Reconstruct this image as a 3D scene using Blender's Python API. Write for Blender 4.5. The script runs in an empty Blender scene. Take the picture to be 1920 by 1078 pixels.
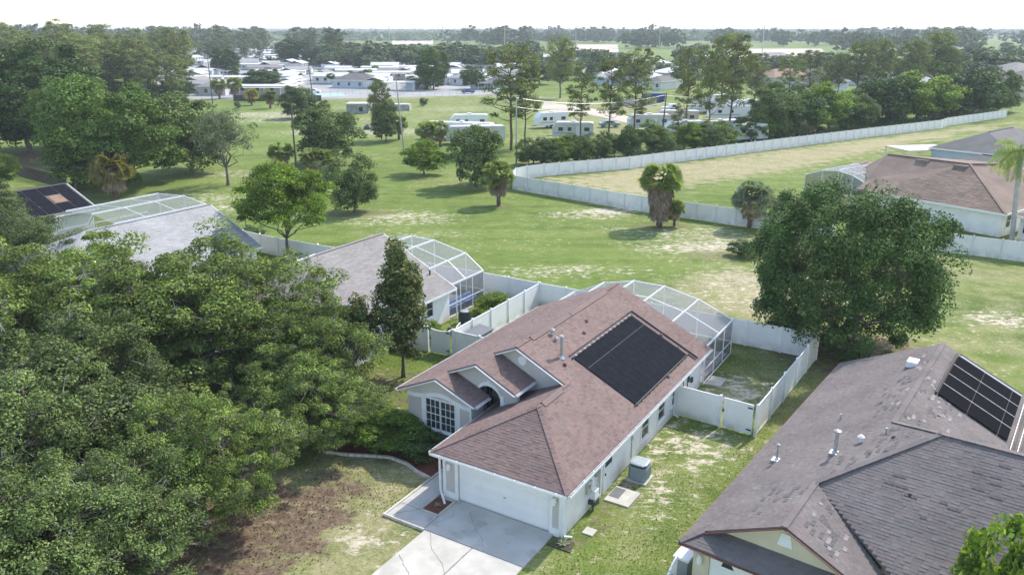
import bpy, bmesh, math, random
import numpy as np
from mathutils import Vector, Matrix

random.seed(7)
SC = bpy.context.scene
COL = SC.collection
R = math.radians

# ------------------------------------------------------------------ camera
CAM_H, FOCAL, PITCH = 20.8, 1502.1, math.atan((539.0 - 53.0) / 1502.1)
cam_d = bpy.data.cameras.new('camera')
cam_d.sensor_width = 36.0
cam_d.lens = 36.0 * FOCAL / 1920.0
cam_d.clip_start = 0.5
cam_d.clip_end = 30000.0
cam = bpy.data.objects.new('camera', cam_d)
COL.objects.link(cam)
cam.location = (0, 0, CAM_H)
cam.rotation_euler = (math.pi / 2 - PITCH, 0, 0)
SC.camera = cam

# ------------------------------------------------------------------ daylight
SUN_EL, SUN_AZ = 46.5, 44.0            # azimuth clockwise from +Y
w = bpy.data.worlds.new('World')
SC.world = w
w.use_nodes = True
nt = w.node_tree
nt.nodes.clear()
sky = nt.nodes.new('ShaderNodeTexSky')
sky.sky_type = 'NISHITA'
sky.sun_disc = False
sky.sun_elevation = R(SUN_EL)
sky.sun_rotation = R(SUN_AZ)
sky.air_density = 1.0
sky.dust_density = 0.8
sky.ozone_density = 1.0
bg = nt.nodes.new('ShaderNodeBackground')
bg.inputs['Strength'].default_value = 0.15
wo = nt.nodes.new('ShaderNodeOutputWorld')
wb = nt.nodes.new('ShaderNodeVectorMath'); wb.operation = 'MULTIPLY'; wb.inputs[1].default_value = (1.12, 1.03, 0.95)   # camera white balance
nt.links.new(sky.outputs[0], wb.inputs[0])
nt.links.new(wb.outputs[0], bg.inputs[0])
nt.links.new(bg.outputs[0], wo.inputs[0])
sun_d = bpy.data.lights.new('sun', 'SUN')
sun_d.energy = 2.0
sun_d.angle = R(1.0)
sun_d.color = (1.0, 0.94, 0.85)
sun = bpy.data.objects.new('sun', sun_d)
COL.objects.link(sun)
sd = Vector((math.sin(R(SUN_AZ)) * math.cos(R(SUN_EL)), math.cos(R(SUN_AZ)) * math.cos(R(SUN_EL)), math.sin(R(SUN_EL))))
sun.rotation_euler = sd.to_track_quat('Z', 'Y').to_euler()
SC.view_settings.view_transform = 'Standard'
SC.view_settings.look = 'None'
SC.view_settings.exposure = 1.36
SC.view_settings.gamma = 1.0
SC.view_settings.use_curve_mapping = False
SC.cycles.max_bounces = 6
SC.cycles.transparent_max_bounces = 16
SC.cycles.volume_bounces = 0
SC.cycles.use_denoising = True

# ------------------------------------------------------------------ helpers
def G(u, v, z=0.0):
    """ground position seen at pixel (u, v) of the 1920x1078 photograph"""
    dx = (u - 960.0) / FOCAL
    dy = (v - 539.0) / FOCAL
    fy = math.cos(PITCH) - dy * math.sin(PITCH)
    fz = -math.sin(PITCH) - dy * math.cos(PITCH)
    t = (CAM_H - z) / (-fz)
    return Vector((dx * t, fy * t, z))

def mpp(p):
    """metres per photo pixel at the depth of point p"""
    return (p[1] * math.cos(PITCH) + (CAM_H - p[2]) * math.sin(PITCH)) / FOCAL

def tag(o, label=None, cat=None, group=None, kind=None):
    if label: o['label'] = label
    if cat: o['category'] = cat
    if group: o['group'] = group
    if kind: o['kind'] = kind
    return o

def link(name, me, parent=None):
    o = bpy.data.objects.new(name, me)
    COL.objects.link(o)
    if parent is not None:
        o.parent = parent
    return o

def empty(name, loc=(0, 0, 0), rz=0.0, label=None, cat=None, group=None):
    o = bpy.data.objects.new(name, None)
    COL.objects.link(o)
    o.empty_display_size = 0.3
    o.location = loc
    o.rotation_euler = (0, 0, rz)
    return tag(o, label, cat, group)

class MB:
    """collects shapes and links them as one mesh object"""
    def __init__(s):
        s.v = []; s.f = []; s.m = []
    def add(s, vs, fs, mi=0):
        n = len(s.v)
        s.v += [tuple(x) for x in vs]
        s.f += [tuple(n + i for i in f) for f in fs]
        s.m += [mi] * len(fs)
        return s
    def box(s, x0, y0, z0, x1, y1, z1, mi=0):
        x0, x1 = min(x0, x1), max(x0, x1); y0, y1 = min(y0, y1), max(y0, y1); z0, z1 = min(z0, z1), max(z0, z1)
        return s.add([(x0, y0, z0), (x1, y0, z0), (x1, y1, z0), (x0, y1, z0), (x0, y0, z1), (x1, y0, z1), (x1, y1, z1), (x0, y1, z1)],
                     [(0, 3, 2, 1), (4, 5, 6, 7), (0, 1, 5, 4), (1, 2, 6, 5), (2, 3, 7, 6), (3, 0, 4, 7)], mi)
    def bar(s, p, q, w, h=None, mi=0, up=(0, 0, 1)):
        p = Vector(p); q = Vector(q); h = h or w
        d = (q - p)
        if d.length < 1e-6: return s
        d.normalize(); u = Vector(up)
        if abs(d.dot(u)) > 0.98: u = Vector((1, 0, 0))
        x = d.cross(u).normalized() * (w / 2); y = x.cross(d).normalized() * (h / 2)
        vs = [p - x - y, p + x - y, p + x + y, p - x + y, q - x - y, q + x - y, q + x + y, q - x + y]
        return s.add(vs, [(0, 3, 2, 1), (4, 5, 6, 7), (0, 1, 5, 4), (1, 2, 6, 5), (2, 3, 7, 6), (3, 0, 4, 7)], mi)
    def tube(s, p, q, r0, r1=None, n=8, mi=0, cap=True):
        p = Vector(p); q = Vector(q); r1 = r0 if r1 is None else r1
        d = (q - p)
        if d.length < 1e-6: return s
        d.normalize(); u = Vector((0, 0, 1)) if abs(d.z) < 0.95 else Vector((1, 0, 0))
        x = d.cross(u).normalized(); y = x.cross(d)
        vs = []
        for c, r in ((p, r0), (q, r1)):
            for i in range(n):
                a = 2 * math.pi * i / n
                vs.append(c + x * (r * math.cos(a)) + y * (r * math.sin(a)))
        fs = [(i, (i + 1) % n, n + (i + 1) % n, n + i) for i in range(n)]
        if cap: fs += [tuple(range(n))[::-1], tuple(range(n, 2 * n))]
        return s.add(vs, fs, mi)
    def lathe(s, prof, n=12, c=(0, 0, 0), mi=0, square=None):
        vs = []
        for r, z in prof:
            for i in range(n):
                a = 2 * math.pi * (i + 0.5) / n
                x, y = math.cos(a), math.sin(a)
                if square:
                    k = 1 / max(abs(x), abs(y)); k = min(k, square); x *= k; y *= k
                vs.append((c[0] + r * x, c[1] + r * y, c[2] + z))
        m = len(prof)
        fs = [(j * n + i, j * n + (i + 1) % n, (j + 1) * n + (i + 1) % n, (j + 1) * n + i) for j in range(m - 1) for i in range(n)]
        fs += [tuple(range(n))[::-1], tuple((m - 1) * n + i for i in range(n))]
        return s.add(vs, fs, mi)
    def poly(s, pts, thick=None, mi=0, d=(0, 0, -1)):
        """a flat polygon, extruded along d by thick"""
        n = len(pts); pts = [Vector(p) for p in pts]
        if not thick: return s.add(pts, [tuple(range(n))], mi)
        dv = Vector(d) * thick
        return s.add(pts + [p + dv for p in pts], [tuple(range(n)), tuple(range(2 * n - 1, n - 1, -1))] +
                     [(i, n + i, n + (i + 1) % n, (i + 1) % n) for i in range(n)], mi)
    def mesh(s, name, mats, smooth=False):
        me = bpy.data.meshes.new(name)
        me.from_pydata(s.v, [], s.f)
        for m in (mats if isinstance(mats, (list, tuple)) else [mats]): me.materials.append(m)
        if max(s.m, default=0) > 0: me.polygons.foreach_set('material_index', s.m)
        if smooth: me.polygons.foreach_set('use_smooth', [True] * len(s.f))
        bm = bmesh.new(); bm.from_mesh(me)
        bmesh.ops.recalc_face_normals(bm, faces=bm.faces)
        bm.to_mesh(me); bm.free()
        return me
    def build(s, name, mats, parent=None, smooth=False):
        return link(name, s.mesh(name, mats, smooth), parent)

def quads_mesh(name, V, mat, k=4):
    """fast mesh of N separate k-gons; V has shape (N, k, 3)"""
    V = np.asarray(V, dtype=np.float32)
    n = V.shape[0]
    me = bpy.data.meshes.new(name)
    me.vertices.add(n * k)
    me.vertices.foreach_set('co', V.reshape(-1))
    me.loops.add(n * k)
    me.loops.foreach_set('vertex_index', np.arange(n * k, dtype=np.int32))
    me.polygons.add(n)
    me.polygons.foreach_set('loop_start', np.arange(0, n * k, k, dtype=np.int32))
    me.update(calc_edges=True)
    me.materials.append(mat)
    return me

# ------------------------------------------------------------------ materials
def M(name, col=(0.5, 0.5, 0.5), rough=0.7, metal=0.0, spec=0.4, var=0.0, scale=5.0, bump=0.0, bscale=40.0, col2=None, detail=4.0, stain=None):
    m = bpy.data.materials.new(name)
    m.use_nodes = True
    t = m.node_tree; N = t.nodes; Lk = t.links
    b = N['Principled BSDF']
    b.inputs['Roughness'].default_value = rough
    b.inputs['Metallic'].default_value = metal
    b.inputs['Specular IOR Level'].default_value = spec
    b.inputs['Base Color'].default_value = (*col, 1)
    tc = N.new('ShaderNodeTexCoord')
    if var > 0 or col2:
        nz = N.new('ShaderNodeTexNoise'); nz.inputs['Scale'].default_value = scale; nz.inputs['Detail'].default_value = detail
        Lk.new(tc.outputs['Object'], nz.inputs['Vector'])
        rp = N.new('ShaderNodeValToRGB')
        c2 = col2 or tuple(c * (1 - var) for c in col)
        c1 = col if col2 else tuple(min(1, c * (1 + var * 0.5)) for c in col)
        rp.color_ramp.elements[0].position = 0.35; rp.color_ramp.elements[0].color = (*c2, 1)
        rp.color_ramp.elements[1].position = 0.65; rp.color_ramp.elements[1].color = (*c1, 1)
        Lk.new(nz.outputs['Fac'], rp.inputs['Fac'])
        out = rp.outputs['Color']
        if stain:
            n2 = N.new('ShaderNodeTexNoise'); n2.inputs['Scale'].default_value = stain[1]; n2.inputs['Detail'].default_value = 6
            Lk.new(tc.outputs['Object'], n2.inputs['Vector'])
            r2 = N.new('ShaderNodeValToRGB'); r2.color_ramp.elements[0].position = stain[2]; r2.color_ramp.elements[1].position = stain[2] + 0.15
            Lk.new(n2.outputs['Fac'], r2.inputs['Fac'])
            mx = N.new('ShaderNodeMixRGB'); mx.inputs['Color2'].default_value = (*stain[0], 1)
            Lk.new(r2.outputs['Color'], mx.inputs['Fac']); Lk.new(out, mx.inputs['Color1']); out = mx.outputs['Color']
        Lk.new(out, b.inputs['Base Color'])
    if bump > 0:
        nb = N.new('ShaderNodeTexNoise'); nb.inputs['Scale'].default_value = bscale; nb.inputs['Detail'].default_value = 3
        Lk.new(tc.outputs['Object'], nb.inputs['Vector'])
        bp = N.new('ShaderNodeBump'); bp.inputs['Strength'].default_value = bump; bp.inputs['Distance'].default_value = 0.02
        Lk.new(nb.outputs['Fac'], bp.inputs['Height']); Lk.new(bp.outputs['Normal'], b.inputs['Normal'])
    return m

def M_shingle(name, cols, streak=0.15, fine=0.12):
    """every shingle tab (mesh island) gets its own blend colour, granules on top"""
    m = bpy.data.materials.new(name); m.use_nodes = True
    t = m.node_tree; N = t.nodes; Lk = t.links; b = N['Principled BSDF']
    b.inputs['Roughness'].default_value = 0.93; b.inputs['Specular IOR Level'].default_value = 0.2
    g = N.new('ShaderNodeNewGeometry'); rp = N.new('ShaderNodeValToRGB'); rp.color_ramp.interpolation = 'LINEAR'
    el = rp.color_ramp.elements
    for i, c in enumerate(cols):
        e = el[i] if i < 2 else el.new(0)
        e.position = i / (len(cols) - 1); 
    for i, c in enumerate(cols):
        el[i].position = i / (len(cols) - 1); el[i].color = (*c, 1)
    Lk.new(g.outputs['Random Per Island'], rp.inputs['Fac'])
    tc = N.new('ShaderNodeTexCoord')
    nz = N.new('ShaderNodeTexNoise'); nz.inputs['Scale'].default_value = 0.55; nz.inputs['Detail'].default_value = 5
    Lk.new(tc.outputs['Object'], nz.inputs['Vector'])
    n2 = N.new('ShaderNodeTexNoise'); n2.inputs['Scale'].default_value = 60; n2.inputs['Detail'].default_value = 2
    Lk.new(tc.outputs['Object'], n2.inputs['Vector'])
    mr = N.new('ShaderNodeMapRange'); mr.inputs[1].default_value = 0.3; mr.inputs[2].default_value = 0.7; mr.inputs[3].default_value = 1 - streak; mr.inputs[4].default_value = 1 + streak
    Lk.new(nz.outputs['Fac'], mr.inputs[0])
    m2 = N.new('ShaderNodeMapRange'); m2.inputs[1].default_value = 0.25; m2.inputs[2].default_value = 0.75; m2.inputs[3].default_value = 1 - fine; m2.inputs[4].default_value = 1 + fine
    Lk.new(n2.outputs['Fac'], m2.inputs[0])
    mu = N.new('ShaderNodeMath'); mu.operation = 'MULTIPLY'; Lk.new(mr.outputs[0], mu.inputs[0]); Lk.new(m2.outputs[0], mu.inputs[1])
    vm = N.new('ShaderNodeVectorMath'); vm.operation = 'SCALE'; Lk.new(rp.outputs['Color'], vm.inputs[0]); Lk.new(mu.outputs[0], vm.inputs['Scale'])
    Lk.new(vm.outputs[0], b.inputs['Base Color'])
    bp = N.new('ShaderNodeBump'); bp.inputs['Strength'].default_value = 0.25; bp.inputs['Distance'].default_value = 0.01
    Lk.new(n2.outputs['Fac'], bp.inputs['Height']); Lk.new(bp.outputs['Normal'], b.inputs['Normal'])
    return m

def M_leaf(name, cols, trans=0.3, vary=0.35):
    m = bpy.data.materials.new(name); m.use_nodes = True
    t = m.node_tree; N = t.nodes; Lk = t.links
    N.remove(N['Principled BSDF'])
    out = N['Material Output']
    g = N.new('ShaderNodeNewGeometry'); oi = N.new('ShaderNodeObjectInfo')
    rp = N.new('ShaderNodeValToRGB'); el = rp.color_ramp.elements
    for i in range(2, len(cols)): el.new(0.5)
    for i, c in enumerate(cols):
        el[i].position = i / (len(cols) - 1); el[i].color = (*c, 1)
    Lk.new(g.outputs['Random Per Island'], rp.inputs['Fac'])
    tc = N.new('ShaderNodeTexCoord'); nz = N.new('ShaderNodeTexNoise'); nz.inputs['Scale'].default_value = 0.45; nz.inputs['Detail'].default_value = 3
    Lk.new(tc.outputs['Object'], nz.inputs['Vector'])
    mr = N.new('ShaderNodeMapRange'); mr.inputs[1].default_value = 0.3; mr.inputs[2].default_value = 0.7; mr.inputs[3].default_value = 1 - vary; mr.inputs[4].default_value = 1 + vary
    Lk.new(nz.outputs['Fac'], mr.inputs[0])
    m3 = N.new('ShaderNodeMapRange'); m3.inputs[3].default_value = 0.8; m3.inputs[4].default_value = 1.2
    Lk.new(oi.outputs['Random'], m3.inputs[0])
    mu = N.new('ShaderNodeMath'); mu.operation = 'MULTIPLY'; Lk.new(mr.outputs[0], mu.inputs[0]); Lk.new(m3.outputs[0], mu.inputs[1])
    vm = N.new('ShaderNodeVectorMath'); vm.operation = 'SCALE'; Lk.new(rp.outputs['Color'], vm.inputs[0]); Lk.new(mu.outputs[0], vm.inputs['Scale'])
    d = N.new('ShaderNodeBsdfPrincipled'); d.inputs['Roughness'].default_value = 0.7; d.inputs['Specular IOR Level'].default_value = 0.15
    Lk.new(vm.outputs[0], d.inputs['Base Color'])
    tr = N.new('ShaderNodeBsdfTranslucent')
    v2 = N.new('ShaderNodeVectorMath'); v2.operation = 'MULTIPLY'; v2.inputs[1].default_value = (1.5, 1.6, 0.7)
    Lk.new(vm.outputs[0], v2.inputs[0]); Lk.new(v2.outputs[0], tr.inputs['Color'])
    mx = N.new('ShaderNodeMixShader'); mx.inputs[0].default_value = trans
    Lk.new(d.outputs[0], mx.inputs[1]); Lk.new(tr.outputs[0], mx.inputs[2]); Lk.new(mx.outputs[0], out.inputs['Surface'])
    return m

def M_screen(name, col=(0.10, 0.11, 0.12), cover=0.5):
    m = bpy.data.materials.new(name); m.use_nodes = True
    t = m.node_tree; N = t.nodes; Lk = t.links
    b = N['Principled BSDF']; b.inputs['Base Color'].default_value = (*col, 1); b.inputs['Roughness'].default_value = 0.7
    tp = N.new('ShaderNodeBsdfTransparent'); mx = N.new('ShaderNodeMixShader')
    mx.inputs[0].default_value = cover
    Lk.new(tp.outputs[0], mx.inputs[1]); Lk.new(b.outputs[0], mx.inputs[2]); Lk.new(mx.outputs[0], N['Material Output'].inputs['Surface'])
    return m

mt = {}
mt['red_shingle'] = M_shingle('red_brown_shingle', [(0.165, 0.117, 0.103), (0.20, 0.138, 0.121), (0.22, 0.16, 0.145), (0.185, 0.143, 0.133), (0.235, 0.158, 0.137)], 0.10)
mt['grey_shingle'] = M_shingle('grey_brown_shingle', [(0.150, 0.134, 0.128), (0.172, 0.152, 0.145), (0.185, 0.150, 0.143), (0.163, 0.152, 0.146), (0.198, 0.175, 0.167)], 0.14)
mt['taupe_shingle'] = M_shingle('taupe_shingle', [(0.225, 0.212, 0.20), (0.255, 0.24, 0.226), (0.28, 0.263, 0.25)], 0.08)
mt['pale_shingle'] = M_shingle('pale_grey_shingle', [(0.30, 0.30, 0.298), (0.36, 0.36, 0.355)], 0.10)
mt['dark_shingle'] = M_shingle('charcoal_shingle', [(0.13, 0.125, 0.12), (0.17, 0.165, 0.16)], 0.15)
mt['brown_shingle'] = M_shingle('brown_shingle', [(0.19, 0.145, 0.115), (0.23, 0.172, 0.14), (0.26, 0.2, 0.165)], 0.18)
mt['slip_shingle'] = M('worn_dark_shingle', (0.125, 0.115, 0.115), 0.95, var=0.3, scale=8)
mt['pale_tab'] = M('bleached_shingle', (0.27, 0.25, 0.24), 0.95, var=0.2, scale=8)
mt['white'] = M('white_painted_trim', (0.78, 0.79, 0.79), 0.45, var=0.06, scale=2)
mt['vinyl'] = M('white_vinyl', (0.88, 0.875, 0.865), 0.35, var=0.04, scale=1.2)
mt['far_vinyl'] = M('pale_grey_vinyl', (0.77, 0.76, 0.755), 0.45, var=0.08, scale=0.8)
mt['stucco'] = M('greige_stucco', (0.52, 0.50, 0.475), 0.9, var=0.07, scale=1.5, bump=0.3, bscale=60)
mt['stucco_w'] = M('white_stucco', (0.82, 0.81, 0.78), 0.9, var=0.07, scale=1.2, bump=0.3, bscale=60)
mt['cream'] = M('cream_stucco', (0.62, 0.56, 0.40), 0.9, var=0.06, scale=1.5, bump=0.3, bscale=60)
mt['blue_stucco'] = M('pale_blue_stucco', (0.5, 0.56, 0.62), 0.9, var=0.05, scale=1.5)
mt['door'] = M('garage_door_paint', (0.80, 0.80, 0.80), 0.5, var=0.04, scale=1)
mt['glass'] = M('window_glass', (0.035, 0.045, 0.055), 0.08, spec=0.8)
mt['metal'] = M('galvanised_metal', (0.5, 0.52, 0.53), 0.35, metal=0.7, var=0.2, scale=6)
mt['alu'] = M('white_aluminium', (0.76, 0.77, 0.78), 0.4, var=0.05, scale=3)
mt['black'] = M('black_rubber', (0.018, 0.018, 0.02), 0.6)
mt['solar'] = M('black_solar_mat', (0.010, 0.012, 0.018), 0.9, spec=0.08, var=0.3, scale=3)
mt['solar_pv'] = M('black_solar_glass', (0.006, 0.007, 0.01), 0.8, spec=0.02)
mt['ac'] = M('slate_ac_paint', (0.25, 0.31, 0.35), 0.5, var=0.1, scale=3)
mt['ac_top'] = M('pale_ac_lid', (0.33, 0.38, 0.40), 0.5, var=0.1, scale=4)
mt['dark'] = M('dark_grey_metal', (0.05, 0.055, 0.06), 0.6)
mt['concrete'] = M('old_concrete', (0.50, 0.485, 0.44), 0.9, var=0.16, scale=0.7, bump=0.25, bscale=30, detail=8, stain=((0.33, 0.325, 0.30), 0.9, 0.56))
mt['concrete_n'] = M('pale_concrete', (0.50, 0.48, 0.425), 0.9, var=0.14, scale=1.3, bump=0.2, bscale=30, detail=8, stain=((0.40, 0.38, 0.33), 0.7, 0.56))
mt['crack'] = M('cracked_joint', (0.20, 0.20, 0.185), 0.95)
mt['kerb'] = M('edging_stone', (0.62, 0.56, 0.5), 0.9, var=0.2, scale=4)
mt['mulch'] = M('red_mulch', (0.17, 0.06, 0.035), 0.95, var=0.5, scale=14, bump=0.8, bscale=25)
mt['maroon'] = M('maroon_fascia', (0.16, 0.06, 0.05), 0.5, var=0.1, scale=3)
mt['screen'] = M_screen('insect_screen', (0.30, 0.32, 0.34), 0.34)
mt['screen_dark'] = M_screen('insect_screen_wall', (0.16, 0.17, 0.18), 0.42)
mt['grey_plastic'] = M('grey_resin', (0.30, 0.31, 0.31), 0.6, var=0.1, scale=3)
mt['dgrey_plastic'] = M('dark_grey_resin', (0.13, 0.14, 0.15), 0.55, var=0.1, scale=3)
mt['blue'] = M('blue_pool_cover', (0.03, 0.13, 0.36), 0.5, var=0.3, scale=5)
mt['navy'] = M('dark_blue_steel', (0.02, 0.06, 0.22), 0.5)
mt['wood'] = M('weathered_pole_wood', (0.12, 0.10, 0.085), 0.95, var=0.35, scale=6, bump=0.4, bscale=20)
mt['greypole'] = M('grey_pole_concrete', (0.42, 0.41, 0.39), 0.9, var=0.15, scale=3)
mt['bark'] = M('grey_bark', (0.16, 0.14, 0.12), 0.95, var=0.4, scale=7, bump=0.6, bscale=18)
mt['pine_bark'] = M('pine_bark', (0.15, 0.105, 0.08), 0.95, var=0.4, scale=6, bump=0.6, bscale=14)
mt['twig'] = M('bare_twig', (0.26, 0.24, 0.22), 0.95, var=0.3, scale=3)
mt['palm_bark'] = M('palm_boots', (0.15, 0.11, 0.08), 0.95, var=0.5, scale=9, bump=0.8, bscale=12)
mt['sand'] = M('bare_sand', (0.50, 0.44, 0.35), 0.95, var=0.2, scale=0.08, detail=8)
mt['asphalt'] = M('park_asphalt', (0.32, 0.32, 0.31), 0.9, var=0.2, scale=0.1)
mt['paver'] = M('pool_deck', (0.42, 0.38, 0.36), 0.85, var=0.2, scale=3)
mt['white_roof'] = M('white_metal_roof', (0.60, 0.60, 0.59), 0.6, var=0.12, scale=0.5)
mt['offwhite'] = M('off_white_siding', (0.62, 0.62, 0.60), 0.7, var=0.1, scale=0.6)
mt['beige'] = M('beige_siding', (0.5, 0.46, 0.38), 0.7, var=0.1, scale=0.6)
mt['court'] = M('blue_grey_court', (0.33, 0.43, 0.50), 0.8, var=0.08, scale=0.2)
mt['yellow'] = M('yellow_machine_paint', (0.55, 0.33, 0.03), 0.5)
mt['red'] = M('dark_red_paint', (0.30, 0.05, 0.04), 0.4)
mt['rusty'] = M('rust_orange_tile', (0.27, 0.17, 0.11), 0.9, var=0.2, scale=2)
mt['block'] = M('grey_block', (0.38, 0.37, 0.35), 0.95, var=0.3, scale=1)

def base_grime(m, tint, top):
    """green-grey dirt creeping up from the ground on a fence material"""
    t = m.node_tree; N = t.nodes; Lk = t.links; b = N['Principled BSDF']; src = b.inputs['Base Color'].links[0].from_socket
    tc = N.new('ShaderNodeTexCoord'); sp = N.new('ShaderNodeSeparateXYZ'); Lk.new(tc.outputs['Object'], sp.inputs[0])
    g = N.new('ShaderNodeNewGeometry'); nz = N.new('ShaderNodeTexNoise'); nz.inputs['Scale'].default_value = 1.3; nz.inputs['Detail'].default_value = 6; Lk.new(g.outputs['Position'], nz.inputs['Vector'])
    mr = N.new('ShaderNodeMapRange'); mr.inputs[1].default_value = 0.0; mr.inputs[2].default_value = top; mr.inputs[3].default_value = 0.75; mr.inputs[4].default_value = 0.0; Lk.new(sp.outputs['Z'], mr.inputs[0])
    r = N.new('ShaderNodeMapRange'); r.inputs[1].default_value = 0.4; r.inputs[2].default_value = 0.62; r.inputs[3].default_value = 0.1; Lk.new(nz.outputs['Fac'], r.inputs[0])
    mu = N.new('ShaderNodeMath'); mu.operation = 'MULTIPLY'; Lk.new(mr.outputs[0], mu.inputs[0]); Lk.new(r.outputs[0], mu.inputs[1])
    mx = N.new('ShaderNodeMixRGB'); mx.inputs['Color2'].default_value = (*tint, 1); Lk.new(mu.outputs[0], mx.inputs['Fac']); Lk.new(src, mx.inputs['Color1']); Lk.new(mx.outputs['Color'], b.inputs['Base Color'])
base_grime(mt['vinyl'], (0.42, 0.42, 0.33), 0.7); base_grime(mt['far_vinyl'], (0.42, 0.40, 0.34), 0.9); base_grime(mt['stucco_w'], (0.50, 0.40, 0.32), 0.6)

# ------------------------------------------------------------------ ground
HY_ = R(31.207)
HA = Vector((math.sin(HY_), math.cos(HY_), 0)); HB = Vector((-math.cos(HY_), math.sin(HY_), 0))
HO = Vector((2.166, 29.385, 0))
HRZ = math.pi / 2 - HY_                 # local x runs back along the house, local y to its left
def H(a, b, z=0.0):
    return HO + HA * a + HB * b + Vector((0, 0, z))

def grid_axis(segs):
    out = []
    for a, b, st in segs:
        out += list(np.arange(a, b, st))
    out.append(segs[-1][1])
    return np.array(out)

random.seed(9)
GX = grid_axis([(-9000, -2000, 700), (-2000, -600, 140), (-600, -150, 12), (-150, -60, 2.0), (-60, 70, 0.5), (70, 160, 2.0), (160, 600, 12), (600, 2000, 140), (2000, 9000, 700)])
GY = grid_axis([(-60, 14, 8), (14, 130, 0.5), (130, 260, 1.5), (260, 700, 6), (700, 1600, 60), (1600, 9000, 500)])
XX, YY = np.meshgrid(GX, GY)
dry = np.zeros_like(XX); soil = np.zeros_like(XX); litter = np.zeros_like(XX)
rngG = np.random.RandomState(3)
# smooth pseudo noise for patch edges
def pn(x, y, s, seed=0):
    r = np.random.RandomState(100 + seed); o = np.zeros_like(x)
    for k in range(7):
        ang = r.uniform(0, 6.28); f = r.uniform(0.6, 2.2) / s; ph = r.uniform(0, 6.28)
        o += np.sin((x * math.cos(ang) + y * math.sin(ang)) * f * 6.28 + ph)
    return o / 7 ** 0.5
N1 = pn(XX, YY, 9, 1); N2 = pn(XX, YY, 3, 2); N3 = pn(XX, YY, 30, 3)
def patch(arr, c, rx, ry, val, rot=0.0, soft=0.5):
    """adds an elliptic patch (metres) round ground point c"""
    dx = XX - c[0]; dy = YY - c[1]; cr, sr = math.cos(rot), math.sin(rot)
    d = np.sqrt(((dx * cr + dy * sr) / rx) ** 2 + ((-dx * sr + dy * cr) / ry) ** 2) + 0.13 * N2 + 0.12 * N1
    arr += val * np.clip((1 + soft - d) / soft, 0, 1)
def poly_patch(arr, pts, val, soft=1.2):
    """adds a convex polygon patch given in ground points"""
    ins = np.full_like(XX, 1e9); n = len(pts)
    area = sum(pts[i][0] * pts[(i + 1) % n][1] - pts[(i + 1) % n][0] * pts[i][1] for i in range(n))
    sg = 1 if area > 0 else -1
    for i in range(n):
        x0, y0 = pts[i][0], pts[i][1]; x1, y1 = pts[(i + 1) % n][0], pts[(i + 1) % n][1]
        L = math.hypot(x1 - x0, y1 - y0)
        ins = np.minimum(ins, sg * ((x1 - x0) * (YY - y0) - (y1 - y0) * (XX - x0)) / L)
    arr += val * np.clip((ins + soft * (0.5 + 0.4 * N2)) / soft, 0, 1)
dry += 0.06 + 0.05 * N1 + 0.05 * N3
# yards round the houses
poly_patch(dry, [H(-14, -0.2), H(13.4, -0.2), H(13.4, -7.5), H(-14, -7.5)], 0.20)
poly_patch(dry, [H(14, -0.2), H(25.5, -0.2), H(25.5, -8.5), H(14, -6)], 0.30)
patch(soil, H(9.3, -1.6), 3.4, 1.3, 0.30, HRZ, 0.9)
patch(soil, H(10.8, -3.4), 2.2, 1.2, 0.4, HRZ, 0.9)
patch(soil, H(4.6, -2.6), 1.6, 1.3, 0.35, HRZ, 0.8)
patch(litter, H(3.6, -0.9), 3.2, 0.7, 0.5, HRZ, 0.6)
patch(soil, H(8.5, -0.5), 5.5, 0.5, 0.35, HRZ, 0.6)
patch(soil, H(17.5, -1.4), 2.2, 1.4, 0.55, HRZ, 0.8)
patch(soil, H(20, -3.0), 2.0, 1.0, 0.35, HRZ, 0.8)
patch(litter, H(15.5, -6.5), 6.0, 1.0, 0.35, HRZ, 0.6)
patch(soil, H(12, -6.2), 6.0, 0.7, 0.4, HRZ, 0.6)
# left front yard: thin, brownish, litter under the oaks
poly_patch(dry, [G(300, 1200), G(760, 1200), G(830, 880), G(640, 800), G(300, 900)], 0.50, 3)
patch(litter, G(380, 1000), 4.4, 3.0, .9, 0.5, 0.6)
patch(litter, G(580, 950), 2.2, 1.6, 0.7, 0.6, 0.6)  # brown litter patch that also holds the front oak's shadow as colour
patch(litter, G(230, 1060), 6, 4, 0.8, 0.3, 0.5)
patch(litter, G(330, 760), 7, 5, 0.6, 0, 0.5)
patch(litter, G(120, 700), 13, 9, 0.6, 0, 0.5)
patch(litter, G(730, 730), 3.2, 3.0, 0.6, 0.3, 0.6)
patch(soil, G(700, 985), 1.6, 1.0, 0.3, 0, 0.7)
patch(soil, G(640, 1020), 1.8, 0.9, 0.4, 0, 0.7)
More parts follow.
